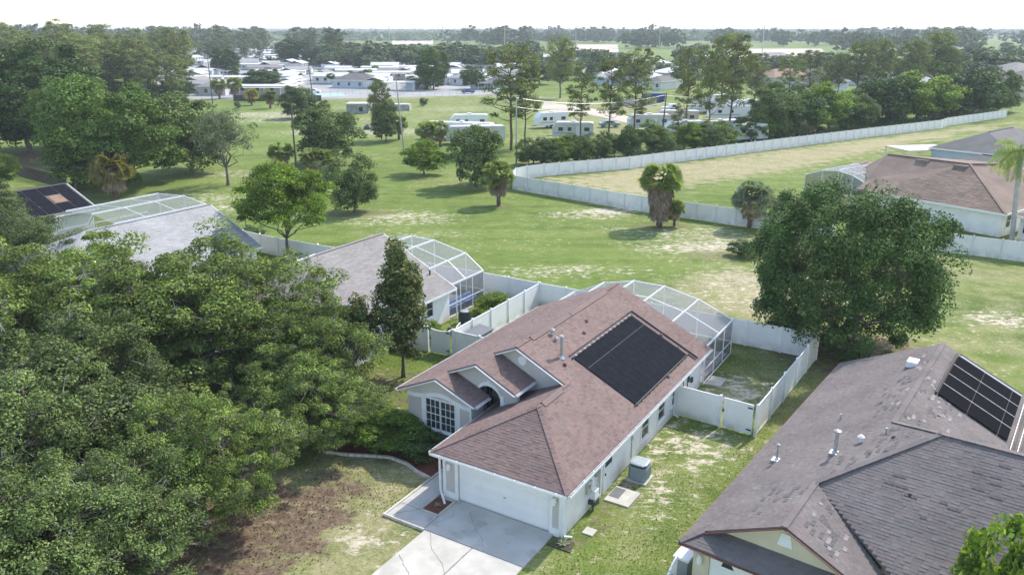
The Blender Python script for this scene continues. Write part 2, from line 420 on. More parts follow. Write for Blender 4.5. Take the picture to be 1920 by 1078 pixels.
# strip behind the fences and the open field
poly_patch(dry, [G(1030, 336), G(1880, 230), G(1900, 243), G(1500, 315), G(1225, 374)], 0.66, 4)
poly_patch(dry, [G(1040, 338), G(1240, 372), G(1225, 384), G(1150, 374)], 0.5, 3)
poly_patch(dry, [G(1880, 232), G(1980, 215), G(1980, 262), G(1640, 300)], 0.30, 6)
poly_patch(soil, [G(1060, 338), G(1640, 268), G(1660, 278), G(1130, 358)], 0.16, 4)
for u, v, rx, ry, s in ((1110, 402, 3.6, 1.5, .75), (1140, 395, 2.0, .9, .5), (750, 413, 4, 1.6, .65), (700, 400, 4.0, 1.2, .55), (800, 440, 3.5, .9, .5), (470, 325, 4.5, 2, .65), (1320, 452, 5.5, 2.2, .6),
                        (1370, 470, 4.5, 1.8, .5), (1440, 560, 6, 4, .25), (1400, 540, 4, 3, .3), (1420, 510, 3, 2, .3), (1100, 510, 4, 1.2, .45), (1010, 505, 3, 1, .35), (440, 395, 5, 1.6, .5), (350, 368, 4, 1.6, .5), (420, 380, 3, 2, .5),
                        (560, 250, 6, 3, .4), (505, 215, 9, 4, .85), (560, 225, 10, 4, .7), (700, 247, 9, 4, .7), (900, 205, 12, 5, .45), (860, 186, 14, 9, .2),
                        (980, 350, 1.6, .6, .5), (1060, 360, 3, .5, .5), (1250, 428, 5, 1.4, .5), (620, 355, 3, 1.6, .4), (1020, 420, 3, 1, .2), (840, 400, 3, 1, .25)):
    patch(soil, G(u, v), rx * 1.1, ry * 1.2, s * .78, 0.1, 1.1)
poly_patch(dry, [G(1380, 425), G(1500, 640), G(1400, 640), G(1290, 440)], 0.35, 5)
poly_patch(dry, [G(1700, 470), G(2050, 520), G(2050, 760), G(1720, 660)], 0.34, 6)
poly_patch(soil, [G(1740, 560), G(1960, 590), G(1990, 660), G(1740, 640)], 0.20, 4)
patch(soil, G(1895, 600), 2.5, 1.4, 0.5, 0, 0.7)
poly_patch(dry, [G(600, 250), G(900, 260), G(960, 178), G(600, 178)], 0.24, 12)
poly_patch(dry, [G(1000, 262), G(1420, 250), G(1420, 205), G(1000, 180)], 0.42, 12)
poly_patch(dry, [G(620, 188), G(930, 180), G(930, 178), G(620, 180)], 0.25, 6)
patch(litter, G(1585, 655), 4.5, 4, 0.8, 0, 0.5)
patch(dry, G(1420, 550), 7, 5, 0.35, 0, 0.6)
patch(litter, G(1425, 520), 3, 1.6, 0.35, 0, 0.6)
patch(litter, G(1395, 478), 5.0, 1.6, 0.55, 0, 0.5)
patch(litter, G(933, 388), 2.0, 1.0, 0.6, 0, 0.5)
patch(litter, G(1235, 424), 3.0, 1.2, 0.6, 0, 0.5)
patch(litter, G(665, 400), 4.5, 1.8, 0.6, 0, 0.5)
patch(litter, G(60, 300), 14, 9, 0.9, 0, 0.5)
patch(litter, G(590, 345), 5, 3, 0.6, 0, 0.5)
me = bpy.data.meshes.new('ground')
ny, nx = XX.shape
co = np.stack([XX, YY, np.zeros_like(XX)], -1).reshape(-1, 3).astype(np.float32)
idx = np.arange(nx * ny).reshape(ny, nx)
q4 = np.stack([idx[:-1, :-1], idx[:-1, 1:], idx[1:, 1:], idx[1:, :-1]], -1).reshape(-1, 4).astype(np.int32)
me.vertices.add(nx * ny); me.vertices.foreach_set('co', co.reshape(-1))
me.loops.add(q4.size); me.loops.foreach_set('vertex_index', q4.reshape(-1))
me.polygons.add(len(q4)); me.polygons.foreach_set('loop_start', np.arange(0, q4.size, 4, dtype=np.int32))
me.update(calc_edges=True)
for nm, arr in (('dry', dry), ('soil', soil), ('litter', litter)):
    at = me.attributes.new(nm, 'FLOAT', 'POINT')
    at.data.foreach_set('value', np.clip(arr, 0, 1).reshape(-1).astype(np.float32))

def ground_mat():
    m = bpy.data.materials.new('grass_and_soil'); m.use_nodes = True
    t = m.node_tree; N = t.nodes; Lk = t.links; b = N['Principled BSDF']
    b.inputs['Roughness'].default_value = 0.95; b.inputs['Specular IOR Level'].default_value = 0.15
    tc = N.new('ShaderNodeTexCoord')
    def noise(sc, det=5, rough=0.6, stretch=None):
        n = N.new('ShaderNodeTexNoise'); n.inputs['Scale'].default_value = sc; n.inputs['Detail'].default_value = det; n.inputs['Roughness'].default_value = rough
        if stretch:
            mp = N.new('ShaderNodeMapping'); mp.inputs['Scale'].default_value = stretch[0]; mp.inputs['Rotation'].default_value = (0, 0, stretch[1])
            Lk.new(tc.outputs['Object'], mp.inputs['Vector']); Lk.new(mp.outputs[0], n.inputs['Vector'])
        else: Lk.new(tc.outputs['Object'], n.inputs['Vector'])
        return n.outputs['Fac']
    def ramp(f, stops):
        r = N.new('ShaderNodeValToRGB'); e = r.color_ramp.elements
        for i in range(2, len(stops)): e.new(0.5)
        for i, (p, c) in enumerate(stops): e[i].position = p; e[i].color = (*c, 1)
        Lk.new(f, r.inputs['Fac']); return r.outputs['Color']
    def mix(f, a, c):
        x = N.new('ShaderNodeMixRGB'); Lk.new(f, x.inputs['Fac']); Lk.new(a, x.inputs['Color1']); Lk.new(c, x.inputs['Color2']); return x.outputs['Color']
    def mth(op, a, c=None, clamp=False):
        x = N.new('ShaderNodeMath'); x.operation = op; x.use_clamp = clamp
        for i, q in enumerate((a, c)):
            if q is None: continue
            if isinstance(q, (int, float)): x.inputs[i].default_value = q
            else: Lk.new(q, x.inputs[i])
        return x.outputs[0]
    def attr(nm):
        a = N.new('ShaderNodeAttribute'); a.attribute_name = nm; return a.outputs['Fac']
    big = noise(0.06, 4); mid = noise(0.5, 5); fine = noise(2.6, 6, 0.7); tuft = noise(7, 5, 0.75); mow = noise(0.35, 3, 0.5, ((0.12, 1.6, 1), 0.12))
    grass = ramp(mth('ADD', mth('MULTIPLY', big, 0.27), mth('ADD', mth('MULTIPLY', mid, 0.25), mth('ADD', mth('MULTIPLY', tuft, 0.25), mth('MULTIPLY', mow, 0.26)))),
                 [(0.40, (0.072, 0.110, 0.021)), (0.48, (0.115, 0.170, 0.032)), (0.55, (0.155, 0.205, 0.045)), (0.64, (0.22, 0.24, 0.085))])
    tan = ramp(fine, [(0.3, (0.20, 0.19, 0.09)), (0.5, (0.34, 0.30, 0.17)), (0.7, (0.46, 0.40, 0.26))])
    sand = ramp(fine, [(0.3, (0.42, 0.34, 0.24)), (0.6, (0.62, 0.56, 0.45)), (0.8, (0.74, 0.71, 0.62))])
    lit = ramp(fine, [(0.3, (0.085, 0.056, 0.040)), (0.5, (0.15, 0.105, 0.075)), (0.7, (0.24, 0.19, 0.13))])
    def thr(a, nz, k=1.0, w=0.16):
        # factor rises where attribute beats the noise
        s = mth('ADD', a, mth('MULTIPLY', mth('SUBTRACT', nz, 0.5), k))
        r = N.new('ShaderNodeMapRange'); r.inputs[1].default_value = 0.5 - w; r.inputs[2].default_value = 0.5 + w; r.clamp = True
        Lk.new(s, r.inputs[0]); return r.outputs[0]
    mixn = mth('ADD', mth('MULTIPLY', mid, 0.4), mth('MULTIPLY', tuft, 0.6))
    c = mix(thr(attr('dry'), mixn, 2.2, 0.30), grass, tan)
    spk = noise(1.1, 9, 0.82, ((1, 1.7, 1), 0.1))
    c = mix(thr(mth('SUBTRACT', mth('MULTIPLY', attr('soil'), 0.9), 0.16), spk, 5.5, 0.16), c, sand)
    speck = noise(1.3, 7, 0.75, ((1, 1.8, 1), 0.1))
    c = mix(mth('MULTIPLY', thr(mth('SUBTRACT', speck, 0.125), big, 0.3, 0.03), 0.8), c, sand)
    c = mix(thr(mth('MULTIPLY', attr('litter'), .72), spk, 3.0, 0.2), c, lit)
    Lk.new(c, b.inputs['Base Color'])
    bp = N.new('ShaderNodeBump'); bp.inputs['Strength'].default_value = 0.7; bp.inputs['Distance'].default_value = 0.08
    Lk.new(tuft, bp.inputs['Height']); Lk.new(bp.outputs['Normal'], b.inputs['Normal'])
    return m
mt['ground'] = ground_mat()
me.materials.append(mt['ground'])
tag(link('ground', me), 'grassy ground with sandy and dry patches', kind='structure')

def sheet(name, pts, mat, z=0.006, label=None):
    return tag(MB().poly([(p[0], p[1], z) for p in pts]).build(name, mat), label, kind='structure')
# bare clearings, dirt tracks and park roads far behind
sheet('sand_clearing', [G(735, 84), G(812, 84), G(812, 70.5), G(735, 71.5)], mt['sand'], 0.05)
sheet('sand_clearing', [G(1085, 98), G(1160, 98), G(1158, 84), G(1070, 84)], mt['sand'], 0.05)
sheet('sand_clearing', [G(1330, 108), G(1560, 112), G(1540, 92), G(1395, 92)], mt['sand'], 0.05)
sheet('dirt_track', [G(1015, 205), G(1090, 212), G(1180, 232), G(1200, 224), G(1110, 204), G(1020, 192)], mt['sand'], 0.03)
sheet('dirt_track', [G(1180, 247), G(1420, 236), G(1420, 229), G(1180, 238)], mt['sand'], 0.03)
sheet('park_ground', [G(330, 188), G(620, 186), G(940, 178), G(960, 120), G(760, 88), G(330, 88), G(250, 120)], mt['asphalt'], 0.03)
sheet('tennis_court', [G(597, 183), G(652, 181), G(640, 175), G(590, 176)], mt['court'], 0.06)

# ------------------------------------------------------------------ roofs and house building tools
def shingle_layer(mb, poly, mi=0, expo=0.145, tab=(0.15, 0.34), lift=0.012, rng=random):
    """lays real overlapping shingle tabs, course by course, on a convex roof polygon (first edge = eave)"""
    P0, P1 = Vector(poly[0]), Vector(poly[1])
    u = (P1 - P0).normalized()
    n = u.cross(Vector(poly[2]) - P0).normalized()
    if n.z < 0: n = -n
    vv = n.cross(u)
    if vv.z < 0: vv = -vv
    pts = [((Vector(p) - P0).dot(u), (Vector(p) - P0).dot(vv)) for p in poly]
    vmax = max(p[1] for p in pts); k = 0
    v = min(p[1] for p in pts)
    while v < vmax - 0.02:
        vm = min(v + expo * 0.5, vmax - 0.01); xs = []
        for i in range(len(pts)):
            (x0, y0), (x1, y1) = pts[i], pts[(i + 1) % len(pts)]
            if (y0 - vm) * (y1 - vm) < 0: xs.append(x0 + (x1 - x0) * (vm - y0) / (y1 - y0))
        if len(xs) >= 2:
            a, b = min(xs), max(xs); x = a - rng.uniform(0, tab[0])
            while x < b:
                x2 = x + rng.uniform(*tab); xa = max(x, a); xb = min(x2, b)
                if b - x2 < 0.08: xb = b; x2 = b + 1
                if xb - xa > 0.02:
                    t = lift * rng.uniform(0.5, 1.6); g = 0.003; ve = min(v + expo + 0.02, vmax)
                    A = P0 + u * (xa + g) + vv * v; B = P0 + u * (xb - g) + vv * v
                    Cc = P0 + u * (xb - g) + vv * ve; D = P0 + u * (xa + g) + vv * ve
                    mb.add([A + n * t, B + n * t, Cc + n * 0.004, D + n * 0.004, A + n * 0.001, B + n * 0.001],
                           [(0, 1, 2, 3), (4, 5, 1, 0), (4, 0, 3), (5, 2, 1)], mi)
                x = x2
        v += expo; k += 1
    return mb

def roof_deck(name, poly, mat, parent, thick=0.12, shingles=True, **kw):
    mb = MB().poly(poly, thick)
    o = mb.build(name, mat, parent)
    if shingles:
        s = shingle_layer(MB(), poly, **kw)
        o2 = s.build('shingles', mat, o); o2['kind'] = 'stuff'
    return o

def gutter(parent, p, q, out, mat, name='gutter', brackets=0.0, size=0.12):
    """an open box gutter from p to q, hanging outwards, with straps across it"""
    p = Vector(p); q = Vector(q); o = Vector(out).normalized(); mb = MB(); d = (q - p).normalized(); z = Vector((0, 0, 1))
    a, b, t = size, size * 0.85, 0.012
    mb.bar(p + o * 0.015 - z * b / 2, q + o * 0.015 - z * b / 2, t, b)
    mb.bar(p + o * a - z * b / 2, q + o * a - z * b / 2, 0.02, b)
    mb.bar(p + o * a / 2 - z * b, q + o * a / 2 - z * b, a, t)
    gt = mb.build(name, mat, parent)
    MB().bar(p + o * a / 2 - z * (b - 0.012), q + o * a / 2 - z * (b - 0.012), a - 0.03, 0.006).build('gutter_dirt', mt['crack'], gt)
    if brackets:
        L = (q - p).length; k = int(L / brackets); sm = MB()
        for i in range(k):
            c = p + d * (L * (i + 0.5) / k)
            sm.bar(c - o * 0.02 + z * 0.005, c + o * (a + 0.01) + z * 0.005, 0.035, 0.012)
        sm.build('gutter_straps', mat, gt)['kind'] = 'stuff'
    return gt

def window(parent, c, wdt, hgt, ax, nrm, cols=2, rows=4, mat=None, name='window', sill=True, mullion=False):
    """framed window lying in a wall: c bottom-left corner, ax direction along the wall, nrm outward"""
    c = Vector(c); ax = Vector(ax).normalized(); nr = Vector(nrm).normalized(); z = Vector((0, 0, 1)); mat = mat or mt['white']
    f = MB(); t = 0.07
    def rect(x0, z0, x1, z1, d0, d1, mi=0, mb=f):
        vs = [c + ax * x + z * zz + nr * d for d in (d0, d1) for (x, zz) in ((x0, z0), (x1, z0), (x1, z1), (x0, z1))]
        mb.add(vs, [(0, 3, 2, 1), (4, 5, 6, 7), (0, 1, 5, 4), (1, 2, 6, 5), (2, 3, 7, 6), (3, 0, 4, 7)], mi)
    rect(-t, -t, wdt + t, 0, -0.02, 0.06); rect(-t, hgt, wdt + t, hgt + t, -0.02, 0.06)
    rect(-t, 0.001, 0, hgt - 0.001, -0.02, 0.055); rect(wdt, 0.001, wdt + t, hgt - 0.001, -0.02, 0.055)
    if sill: rect(-t - 0.06, -t - 0.08, wdt + t + 0.06, -t - 0.002, -0.02, 0.10)
    root = f.build(name, mat, parent)
    g = MB(); rect(0.001, 0.001, wdt - 0.001, hgt - 0.001, -0.01, 0.006, mb=g); g.build('pane', mt['glass'], root)
    bars = MB()
    for i in range(1, cols):
        x = wdt * i / cols; w2 = 0.04 if (mullion and i * 2 == cols) else 0.012
        rect(x - w2, 0.002, x + w2, hgt - 0.002, 0.004, 0.03, mb=bars)
    for j in range(1, rows):
        y = hgt * j / rows; w2 = 0.022 if j * 2 == rows else 0.011
        rect(0.002, y - w2, wdt - 0.002, y + w2, 0.0045, 0.026, mb=bars)
    bars.build('glazing_bars', mat, root)
    return root

def lerp(a, b, t): return Vector(a) + (Vector(b) - Vector(a)) * t

# ------------------------------------------------------------------ main house (local x = back, y = left, z = up)
def main_house():
    root = empty('house', HO, HRZ, 'stucco house under a red brown shingle roof with big black solar heater', 'house')

    X = (1, 0, 0); Y = (0, 1, 0)
    he = 2.45; ml, mz = 5.85, 5.53; L = 18.35; o = 0.4
    sR = (mz - he) / (ml + o); sL = 0.452
    zL = lambda b: mz - sL * (b - ml)
    W = 11.45                                        # left eave
    gb, gz, ga = 3.0, he + sR * 3.4, 3.15           # garage ridge
    sg = (gz - he) / (6.63 - gb)
    # --- roof planes
    red = mt['red_shingle']
    roof_deck('roof', [(ga, -o, he), (L, -o, he), (L, ml, mz), (5.9, ml, mz), (5.9, gb, gz), (ga, gb, gz)], red, root, shingles=False)
    rp = [o for o in root.children if o.name.startswith('roof')][0]
    s = MB()
    shingle_layer(s, [(ga, -o, he), (L, -o, he), (L, gb, gz), (ga, gb, gz)])
    shingle_layer(s, [(5.9, gb, gz), (L, gb, gz), (L, ml, mz), (5.9, ml, mz)])
    shingle_layer(s, [(-o, -o, he), (ga, -o, he), (ga, gb, gz)])
    shingle_layer(s, [(-o, 6.63, he), (-o, -o, he), (ga, gb, gz)])
    shingle_layer(s, [(-o, 6.63, he), (6.28, 6.63, he), (6.28, gb, gz), (ga, gb, gz)])
    # left plane strips behind each gable
    shingle_layer(s, [(L, 7.22, zL(7.22)), (5.9, 7.22, zL(7.22)), (5.9, ml, mz), (L, ml, mz)])
    shingle_layer(s, [(L, 8.97, zL(8.97)), (4.25, 8.97, zL(8.97)), (4.25, 7.22, zL(7.22)), (L, 7.22, zL(7.22))])
    shingle_layer(s, [(L, W, zL(W)), (3.2, W, zL(W)), (3.2, 8.97, zL(8.97)), (L, 8.97, zL(8.97))])
    # right slopes of the two lower gables
    g2r, g3r = 4.95, 6.64
    z2 = zL(7.22) - 0.49 * (7.22 - g2r); z3 = zL(8.97) - 0.41 * (8.97 - g3r)
    shingle_layer(s, [(4.25, g2r, z2), (6.28, g2r, z2), (6.28, 7.22, zL(7.22)), (4.25, 7.22, zL(7.22))])
    shingle_layer(s, [(3.2, g3r, z3), (4.63, g3r, z3), (4.63, 8.97, zL(8.97)), (3.2, 8.97, zL(8.97))])
    so = s.build('shingles', red, rp); so['kind'] = 'stuff'
    t = 0.11
    MB().poly([(-o, -o, he), (ga, -o, he), (ga, gb, gz)], t).build('roof', red, root)
    MB().poly([(-o, 6.63, he), (-o, -o, he), (ga, gb, gz)], t).build('roof', red, root)
    MB().poly([(-o, 6.63, he), (6.28, 6.63, he), (6.28, gb, gz), (ga, gb, gz)], t).build('roof', red, root)
    MB().poly([(L, W, zL(W)), (3.2, W, zL(W)), (3.2, 8.97, zL(8.97)), (4.25, 8.97, zL(8.97)), (4.25, 7.22, zL(7.22)), (5.9, 7.22, zL(7.22)), (5.9, ml, mz), (L, ml, mz)], t).build('roof', red, root)
    MB().poly([(4.25, g2r, z2), (6.28, g2r, z2), (6.28, 7.22, zL(7.22)), (4.25, 7.22, zL(7.22))], t).build('roof', red, root)
    MB().poly([(3.2, g3r, z3), (4.63, g3r, z3), (4.63, 8.97, zL(8.97)), (3.2, 8.97, zL(8.97))], t).build('roof', red, root)
    # hip and ridge caps
    caps = MB()
    def cap(p, q):
        p = Vector(p); q = Vector(q); n = int((q - p).length / 0.28)
        for i in range(n):
            caps.bar(lerp(p, q, i / n) + Vector((0, 0, 0.014)), lerp(p, q, (i + 1.12) / n) + Vector((0, 0, 0.004)), 0.22, 0.016)
    cap((-o, -o, he), (ga, gb, gz)); cap((-o, 6.63, he), (ga, gb, gz)); cap((ga, gb, gz), (6.2, gb, gz)); cap((5.9, ml, mz), (L, ml, mz))
    c = caps.build('ridge_caps', red, rp); c['kind'] = 'stuff'
    # ridge vents
    for (x0, x1, b, z) in ((7.3, 11.6, ml, mz), (11.66, 16.4, ml, mz), (3.45, 5.3, gb, gz)):
        mb = MB()
        mb.add([(x0, b - 0.22, z - 0.07), (x1, b - 0.22, z - 0.07), (x1, b, z + 0.09), (x0, b, z + 0.09), (x1, b + 0.22, z - 0.07), (x0, b + 0.22, z - 0.07)], [(0, 1, 2, 3), (3, 2, 4, 5)], 0)
        mb.box(x0, b - 0.225, z - 0.115, x1, b - 0.20, z - 0.06, 1); mb.box(x0, b + 0.2, z - 0.115, x1, b + 0.225, z - 0.06, 1)
        mb.build('ridge_vent', [red, mt['dark']], root)
    # --- rakes and fascias
    wh = mt['white']
    def rake(pts, x):
        for p, q in zip(pts[:-1], pts[1:]):
            MB().bar((x - 0.012, p[0], p[1] - 0.10), (x - 0.012, q[0], q[1] - 0.10), 0.03, 0.17, up=(1, 0, 0)).build('rake_board', wh, root)
            MB().bar((x + 0.17, p[0], p[1] - 0.15), (x + 0.17, q[0], q[1] - 0.15), 0.33, 0.02).build('soffit', wh, root)
    rake([(W, zL(W)), (8.97, zL(8.97)), (g3r, z3)], 3.2)
    rake([(8.97 - 0.0, zL(8.97)), (7.22, zL(7.22)), (g2r, z2)], 4.25)
    rake([(7.22, zL(7.22)), (ml, mz), (gb + 0.1, gz + 0.05)], 5.9)
    for p, q in (((ml, mz), (-o, he)), ((ml, mz), (W, zL(W)))):
        MB().bar((L + 0.015, p[0], p[1] - 0.09), (L + 0.015, q[0], q[1] - 0.09), 0.03, 0.16, up=(1, 0, 0)).build('rake_board', wh, root)
    for (p, q, out) in (((-o - 0.0, -o, he - .04), (-o, 6.63, he - .04), (-1, 0, 0)), ((-o, -o, he - .04), (L, -o, he - .04), (0, -1, 0)), ((-o, 6.63, he - .04), (6.2, 6.63, he - .04), (0, 1, 0)),
                        ((3.2, W, zL(W) - .04), (L, W, zL(W) - .04), (0, 1, 0)), ((4.3, g2r, z2 - .04), (6.2, g2r, z2 - .04), (0, -1, 0)), ((3.25, g3r, z3 - .04), (4.55, g3r, z3 - .04), (0, -1, 0))):
        gutter(root, p, q, out, wh, brackets=0.9 if q[0] != 6.2 or q[1] > 6 else 0)
    # eave soffits
    MB().box(-o + .01, -o + .01, he - 0.17, -0.0, 6.62, he - 0.15).build('soffit', wh, root)
    MB().box(0.002, -o + .01, he - 0.17, L - .4, 0.0, he - 0.15).build('soffit', wh, root)
    MB().box(0.0, 6.23, he - 0.17, 4.6, 6.62, he - 0.15).build('soffit', wh, root)
    # --- walls
    st = mt['stucco']; sw = mt['stucco_w']; th = 0.2
    zw = he - 0.02
    Wb = W - 0.4
    MB().box(0, 0, 0, 18.0, th, zw).build('side_wall', sw, root)
    # garage front wall with the door opening  (door y 0.65..5.4, z 0..2.12)
    fw = MB(); fw.box(0, th + .001, 0, th, 0.62, zw); fw.box(0, 5.42, 0, th, 6.22, zw); fw.box(0, 0.621, 2.12, th, 5.419, zw)
    fw.build('garage_front_wall', st, root)
    MB().box(th + .001, 6.02, 0, 4.5, 6.22, he + 0.1).build('garage_side_wall', st, root)
    # white corner boards, base band and header around the door
    tr = MB(); tr.box(-0.03, -0.03, 0, -0.001, 0.14, zw - 0.14); tr.box(-0.03, 0.5, 0.4, -0.001, 0.63, zw - .14); tr.box(-0.03, 5.41, 0.4, -0.001, 5.58, zw - .14); tr.box(-0.03, 6.1, 0.4, -0.001, 6.25, zw - .14)
    tr.box(-0.05, 0.141, 0.0, -0.001, 0.63, 0.40); tr.box(-0.05, 5.41, 0.0, -0.001, 6.25, 0.40); tr.box(-0.028, 0.631, 2.12, -0.001, 5.409, zw - .14)
    tr.box(0, 6.221, 0, 0.3, 6.25, zw - .14); tr.box(-0.028, -0.03, 0.0, 0.3, -0.001, zw - .14)
    tr.build('trim_boards', wh, root)
    gd = empty('garage_door', (0, 0, 0)); gd.parent = root
    for i in range(4):
        z0 = 0.02 + i * 0.525
        mb = MB(); mb.box(0.09, 0.63, z0, 0.13, 5.41, z0 + 0.519)
        for j in range(8):
            y0 = 0.72 + j * 0.585
            mb.box(0.082, y0, z0 + .09, 0.0895, y0 + 0.46, z0 + .43)
        mb.build('door_panel', mt['door'], gd)
    MB().box(0.05, 2.9, 0.95, 0.089, 3.02, 0.99).build('handle', mt['metal'], gd)
    MB().box(0.075, 0.63, 0.0, 0.125, 5.41, 0.018).build('rubber_seal', mt['black'], gd)
    # carriage lamps on the garage piers
    for y in (0.37, 5.85):
        mb = MB(); mb.box(-0.06, y - 0.05, 1.62, -0.005, y + 0.05, 1.9); mb.lathe([(0.03, 0), (0.085, 0.05), (0.1, 0.26), (0.12, 0.27), (0.02, 0.38)], 6, (-0.15, y, 1.55)); mb.build('wall_lamp', wh, root)
    # gable 1 wall (big, round louvre), gable 2 (entry arch), gable 3 (front room)
    x1 = 6.3
    MB().poly([(x1, gb + 0.1, gz - .25), (x1, ml, mz - .18), (x1, 7.6, zL(7.6) - .18), (x1, 7.6, 2.2), (x1, gb + 0.1, 2.2)], 0.15, d=(1, 0, 0)).build('gable_wall', st, root)
    v = MB(); 
    ring = [(0.27, 0.0), (0.27, 0.05), (0.20, 0.05), (0.20, 0.0)]
    def disc(mb, r, x0, x1_, c, n=20):
        vs = [(x, c[0] + r * math.cos(2 * math.pi * i / n), c[1] + r * math.sin(2 * math.pi * i / n)) for x in (x0, x1_) for i in range(n)]
        mb.add(vs, [tuple(range(n)), tuple(range(n, 2 * n))] + [(i, (i + 1) % n, n + (i + 1) % n, n + i) for i in range(n)])
    disc(v, 0.25, x1 - 0.04, x1 - 0.001, (5.72, 4.68)); disc(v, 0.17, x1 - 0.055, x1 - 0.0405, (5.72, 4.68))
    rv = v.build('round_vent', wh, root)
    for k in range(5):
        MB().box(x1 - .075, 5.6, 4.575 + k * .047, x1 - .056, 5.84, 4.6 + k * .047).build('louvre', wh, rv)
    # gable 2 front with arched opening y 6.0..7.42
    x2 = 4.65; y0, y1, zs, zc = 6.02, 7.45, 3.15, 3.68
    arc = [(y0 + (y1 - y0) * i / 10, zs + (zc - zs) * math.sin(math.pi * i / 10) ** 0.6) for i in range(11)]
    top = lambda b: (zL(b) if b >= 7.22 else zL(7.22) - 0.49 * (7.22 - b)) - 0.17
    gw = MB()
    for i in range(10):
        a, b = arc[i], arc[i + 1]
        gw.poly([(x2, a[0], a[1]), (x2, b[0], b[1]), (x2, b[0], top(b[0])), (x2, a[0], top(a[0]))], 0.25, d=(1, 0, 0))
    gw.poly([(x2, g2r + .1, 0), (x2, y0, 0), (x2, y0, top(y0)), (x2, g2r + .1, top(g2r + .1))], 0.25, d=(1, 0, 0))
    gw.poly([(x2, y1, 0), (x2, 8.9, 0), (x2, 8.9, top(8.9)), (x2, y1, top(y1))], 0.25, d=(1, 0, 0))
    gw.build('entry_wall', st, root)
    ab = MB()                                         # white band round the arch
    for i in range(10):
        a, b = arc[i], arc[i + 1]
        ab.poly([(x2 - 0.035, a[0], a[1]), (x2 - 0.035, b[0], b[1]), (x2 - 0.035, b[0], b[1] + 0.2), (x2 - 0.035, a[0], a[1] + 0.2)], 0.034, d=(1, 0, 0))
    ab.box(x2 - 0.035, y0 - 0.2, 1.5, x2 - .001, y0 - .001, zs + .15); ab.box(x2 - 0.035, y1 + .001, 1.5, x2 - .001, y1 + 0.2, zs + 0.15); ab.box(x2 - 0.05, 6.62, zc, x2 - .036, 6.80, zc + 0.3)
    ab.build('arch_band', wh, root)
    # entry alcove
    al = MB(); al.box(7.2, 5.0, 0, 7.35, 8.3, 3.6); al.box(4.95, 8.0, 0, 7.2, 8.12, 3.6); al.box(6.46, 4.9, 0, 7.2, 5.05, 3.0); al.build('alcove_wall', st, root)
    dr = MB(); dr.box(7.12, 5.9, 0, 7.19, 6.9, 2.15); d0 = dr.build('front_door', wh, root)
    window(root, (7.19, 7.6, 1.3), 0.55, 1.4, (0, -1, 0), (-1, 0, 0), 1, 2); window(root, (4.99 + 1.3, 7.99, 1.4), 0.8, 1.3, (1, 0, 0), (0, -1, 0), 2, 2)
    # gable 3 front room
    x3 = 3.55
    tp3 = lambda b: (zL(b) if b >= 8.97 else zL(8.97) - 0.41 * (8.97 - b)) - 0.17
    bb = [7.04, 8.97, Wb]
    MB().poly([(x3, 7.04, 0), (x3, Wb, 0), (x3, Wb, tp3(Wb)), (x3, 8.97, tp3(8.97)), (x3, 7.04, tp3(7.04))], 0.2, d=(1, 0, 0)).build('front_room_wall', st, root)
    MB().box(x3 + .201, 7.04, 0, 4.64, 7.2, tp3(7.04)).build('front_room_wall', st, root)
    MB().box(x3 + .201, Wb - th, 0, 18.0, Wb, zL(W) - 0.15).build('side_wall', sw, root)
    tb = MB()
    for i in range(8):
        u0 = 7.04 + (Wb - 7.04) * i / 8; u1 = 7.04 + (Wb - 7.04) * (i + 1) / 8
        f = lambda y: 2.62 + 0.33 * max(0, math.sin(math.pi * min(1, max(0, (y - 7.7) / 2.5)))) 
        tb.poly([(x3 - .04, u0, f(u0)), (x3 - .04, u1, f(u1)), (x3 - .04, u1, f(u1) + .22), (x3 - .04, u0, f(u0) + .22)], 0.039, d=(1, 0, 0))
    tb.box(x3 - .038, 7.72, 0.9, x3 - .001, 7.98, 2.75); tb.box(x3 - .038, 9.9, 0.9, x3 - .001, 10.14, 2.75); tb.box(x3 - .03, 7.041, 0.3, x3 - .001, 7.15, 2.62)
    tb.build('window_surround', wh, root)
    window(root, (x3 - 0.012, 9.84, 1.12), 0.86, 1.62, (0, -1, 0), (-1, 0, 0), 3, 4); window(root, (x3 - 0.012, 8.9, 1.12), 0.86, 1.62, (0, -1, 0), (-1, 0, 0), 3, 4)
    # rear wall
    rw = MB(); rw.poly([(18.0, 0.2, 0), (18.0, Wb - .2, 0), (18.0, Wb - .2, zL(Wb) - .2), (18.0, ml, mz - .2), (18.0, 0.2, he)], 0.15, d=(-1, 0, 0)); rw.build('rear_wall', sw, root)
    # --- right side: door, windows, meters, pipes, downspouts
    window(root, (8.55, -0.0, 0.72), 0.92, 1.05, X, (0, -1, 0), 1, 2); window(root, (10.85, 0.0, 0.72), 0.92, 1.05, X, (0, -1, 0), 1, 2)
    window(root, (12.9, 0, 0.8), 0.5, 0.9, X, (0, -1, 0), 1, 2)
    dd = MB(); dd.box(4.05, -0.045, 0.02, 4.9, -0.003, 2.02); dd.box(3.97, -0.06, 0.0, 4.045, -0.002, 2.1); dd.box(4.905, -0.06, 0.0, 4.98, -0.002, 2.1); sdr = dd.build('side_door', wh, root)
    MB().box(4.12, -.06, 1.35, 4.83, -.046, 1.9).build('pane', mt['glass'], sdr); MB().box(4.1, -.09, 0.95, 4.16, -.046, 1.05).build('handle', mt['dark'], sdr)
    m = MB(); m.box(2.15, -0.16, 1.0, 2.5, -0.003, 1.6); m.tube((2.32, -0.16, 1.35), (2.32, -0.22, 1.35), 0.1, n=12); m.build('electric_meter', mt['metal'], root)
    m = MB(); m.box(2.55, -0.30, 0.55, 2.95, -0.003, 1.0); m.build('utility_box', mt['white'], root)
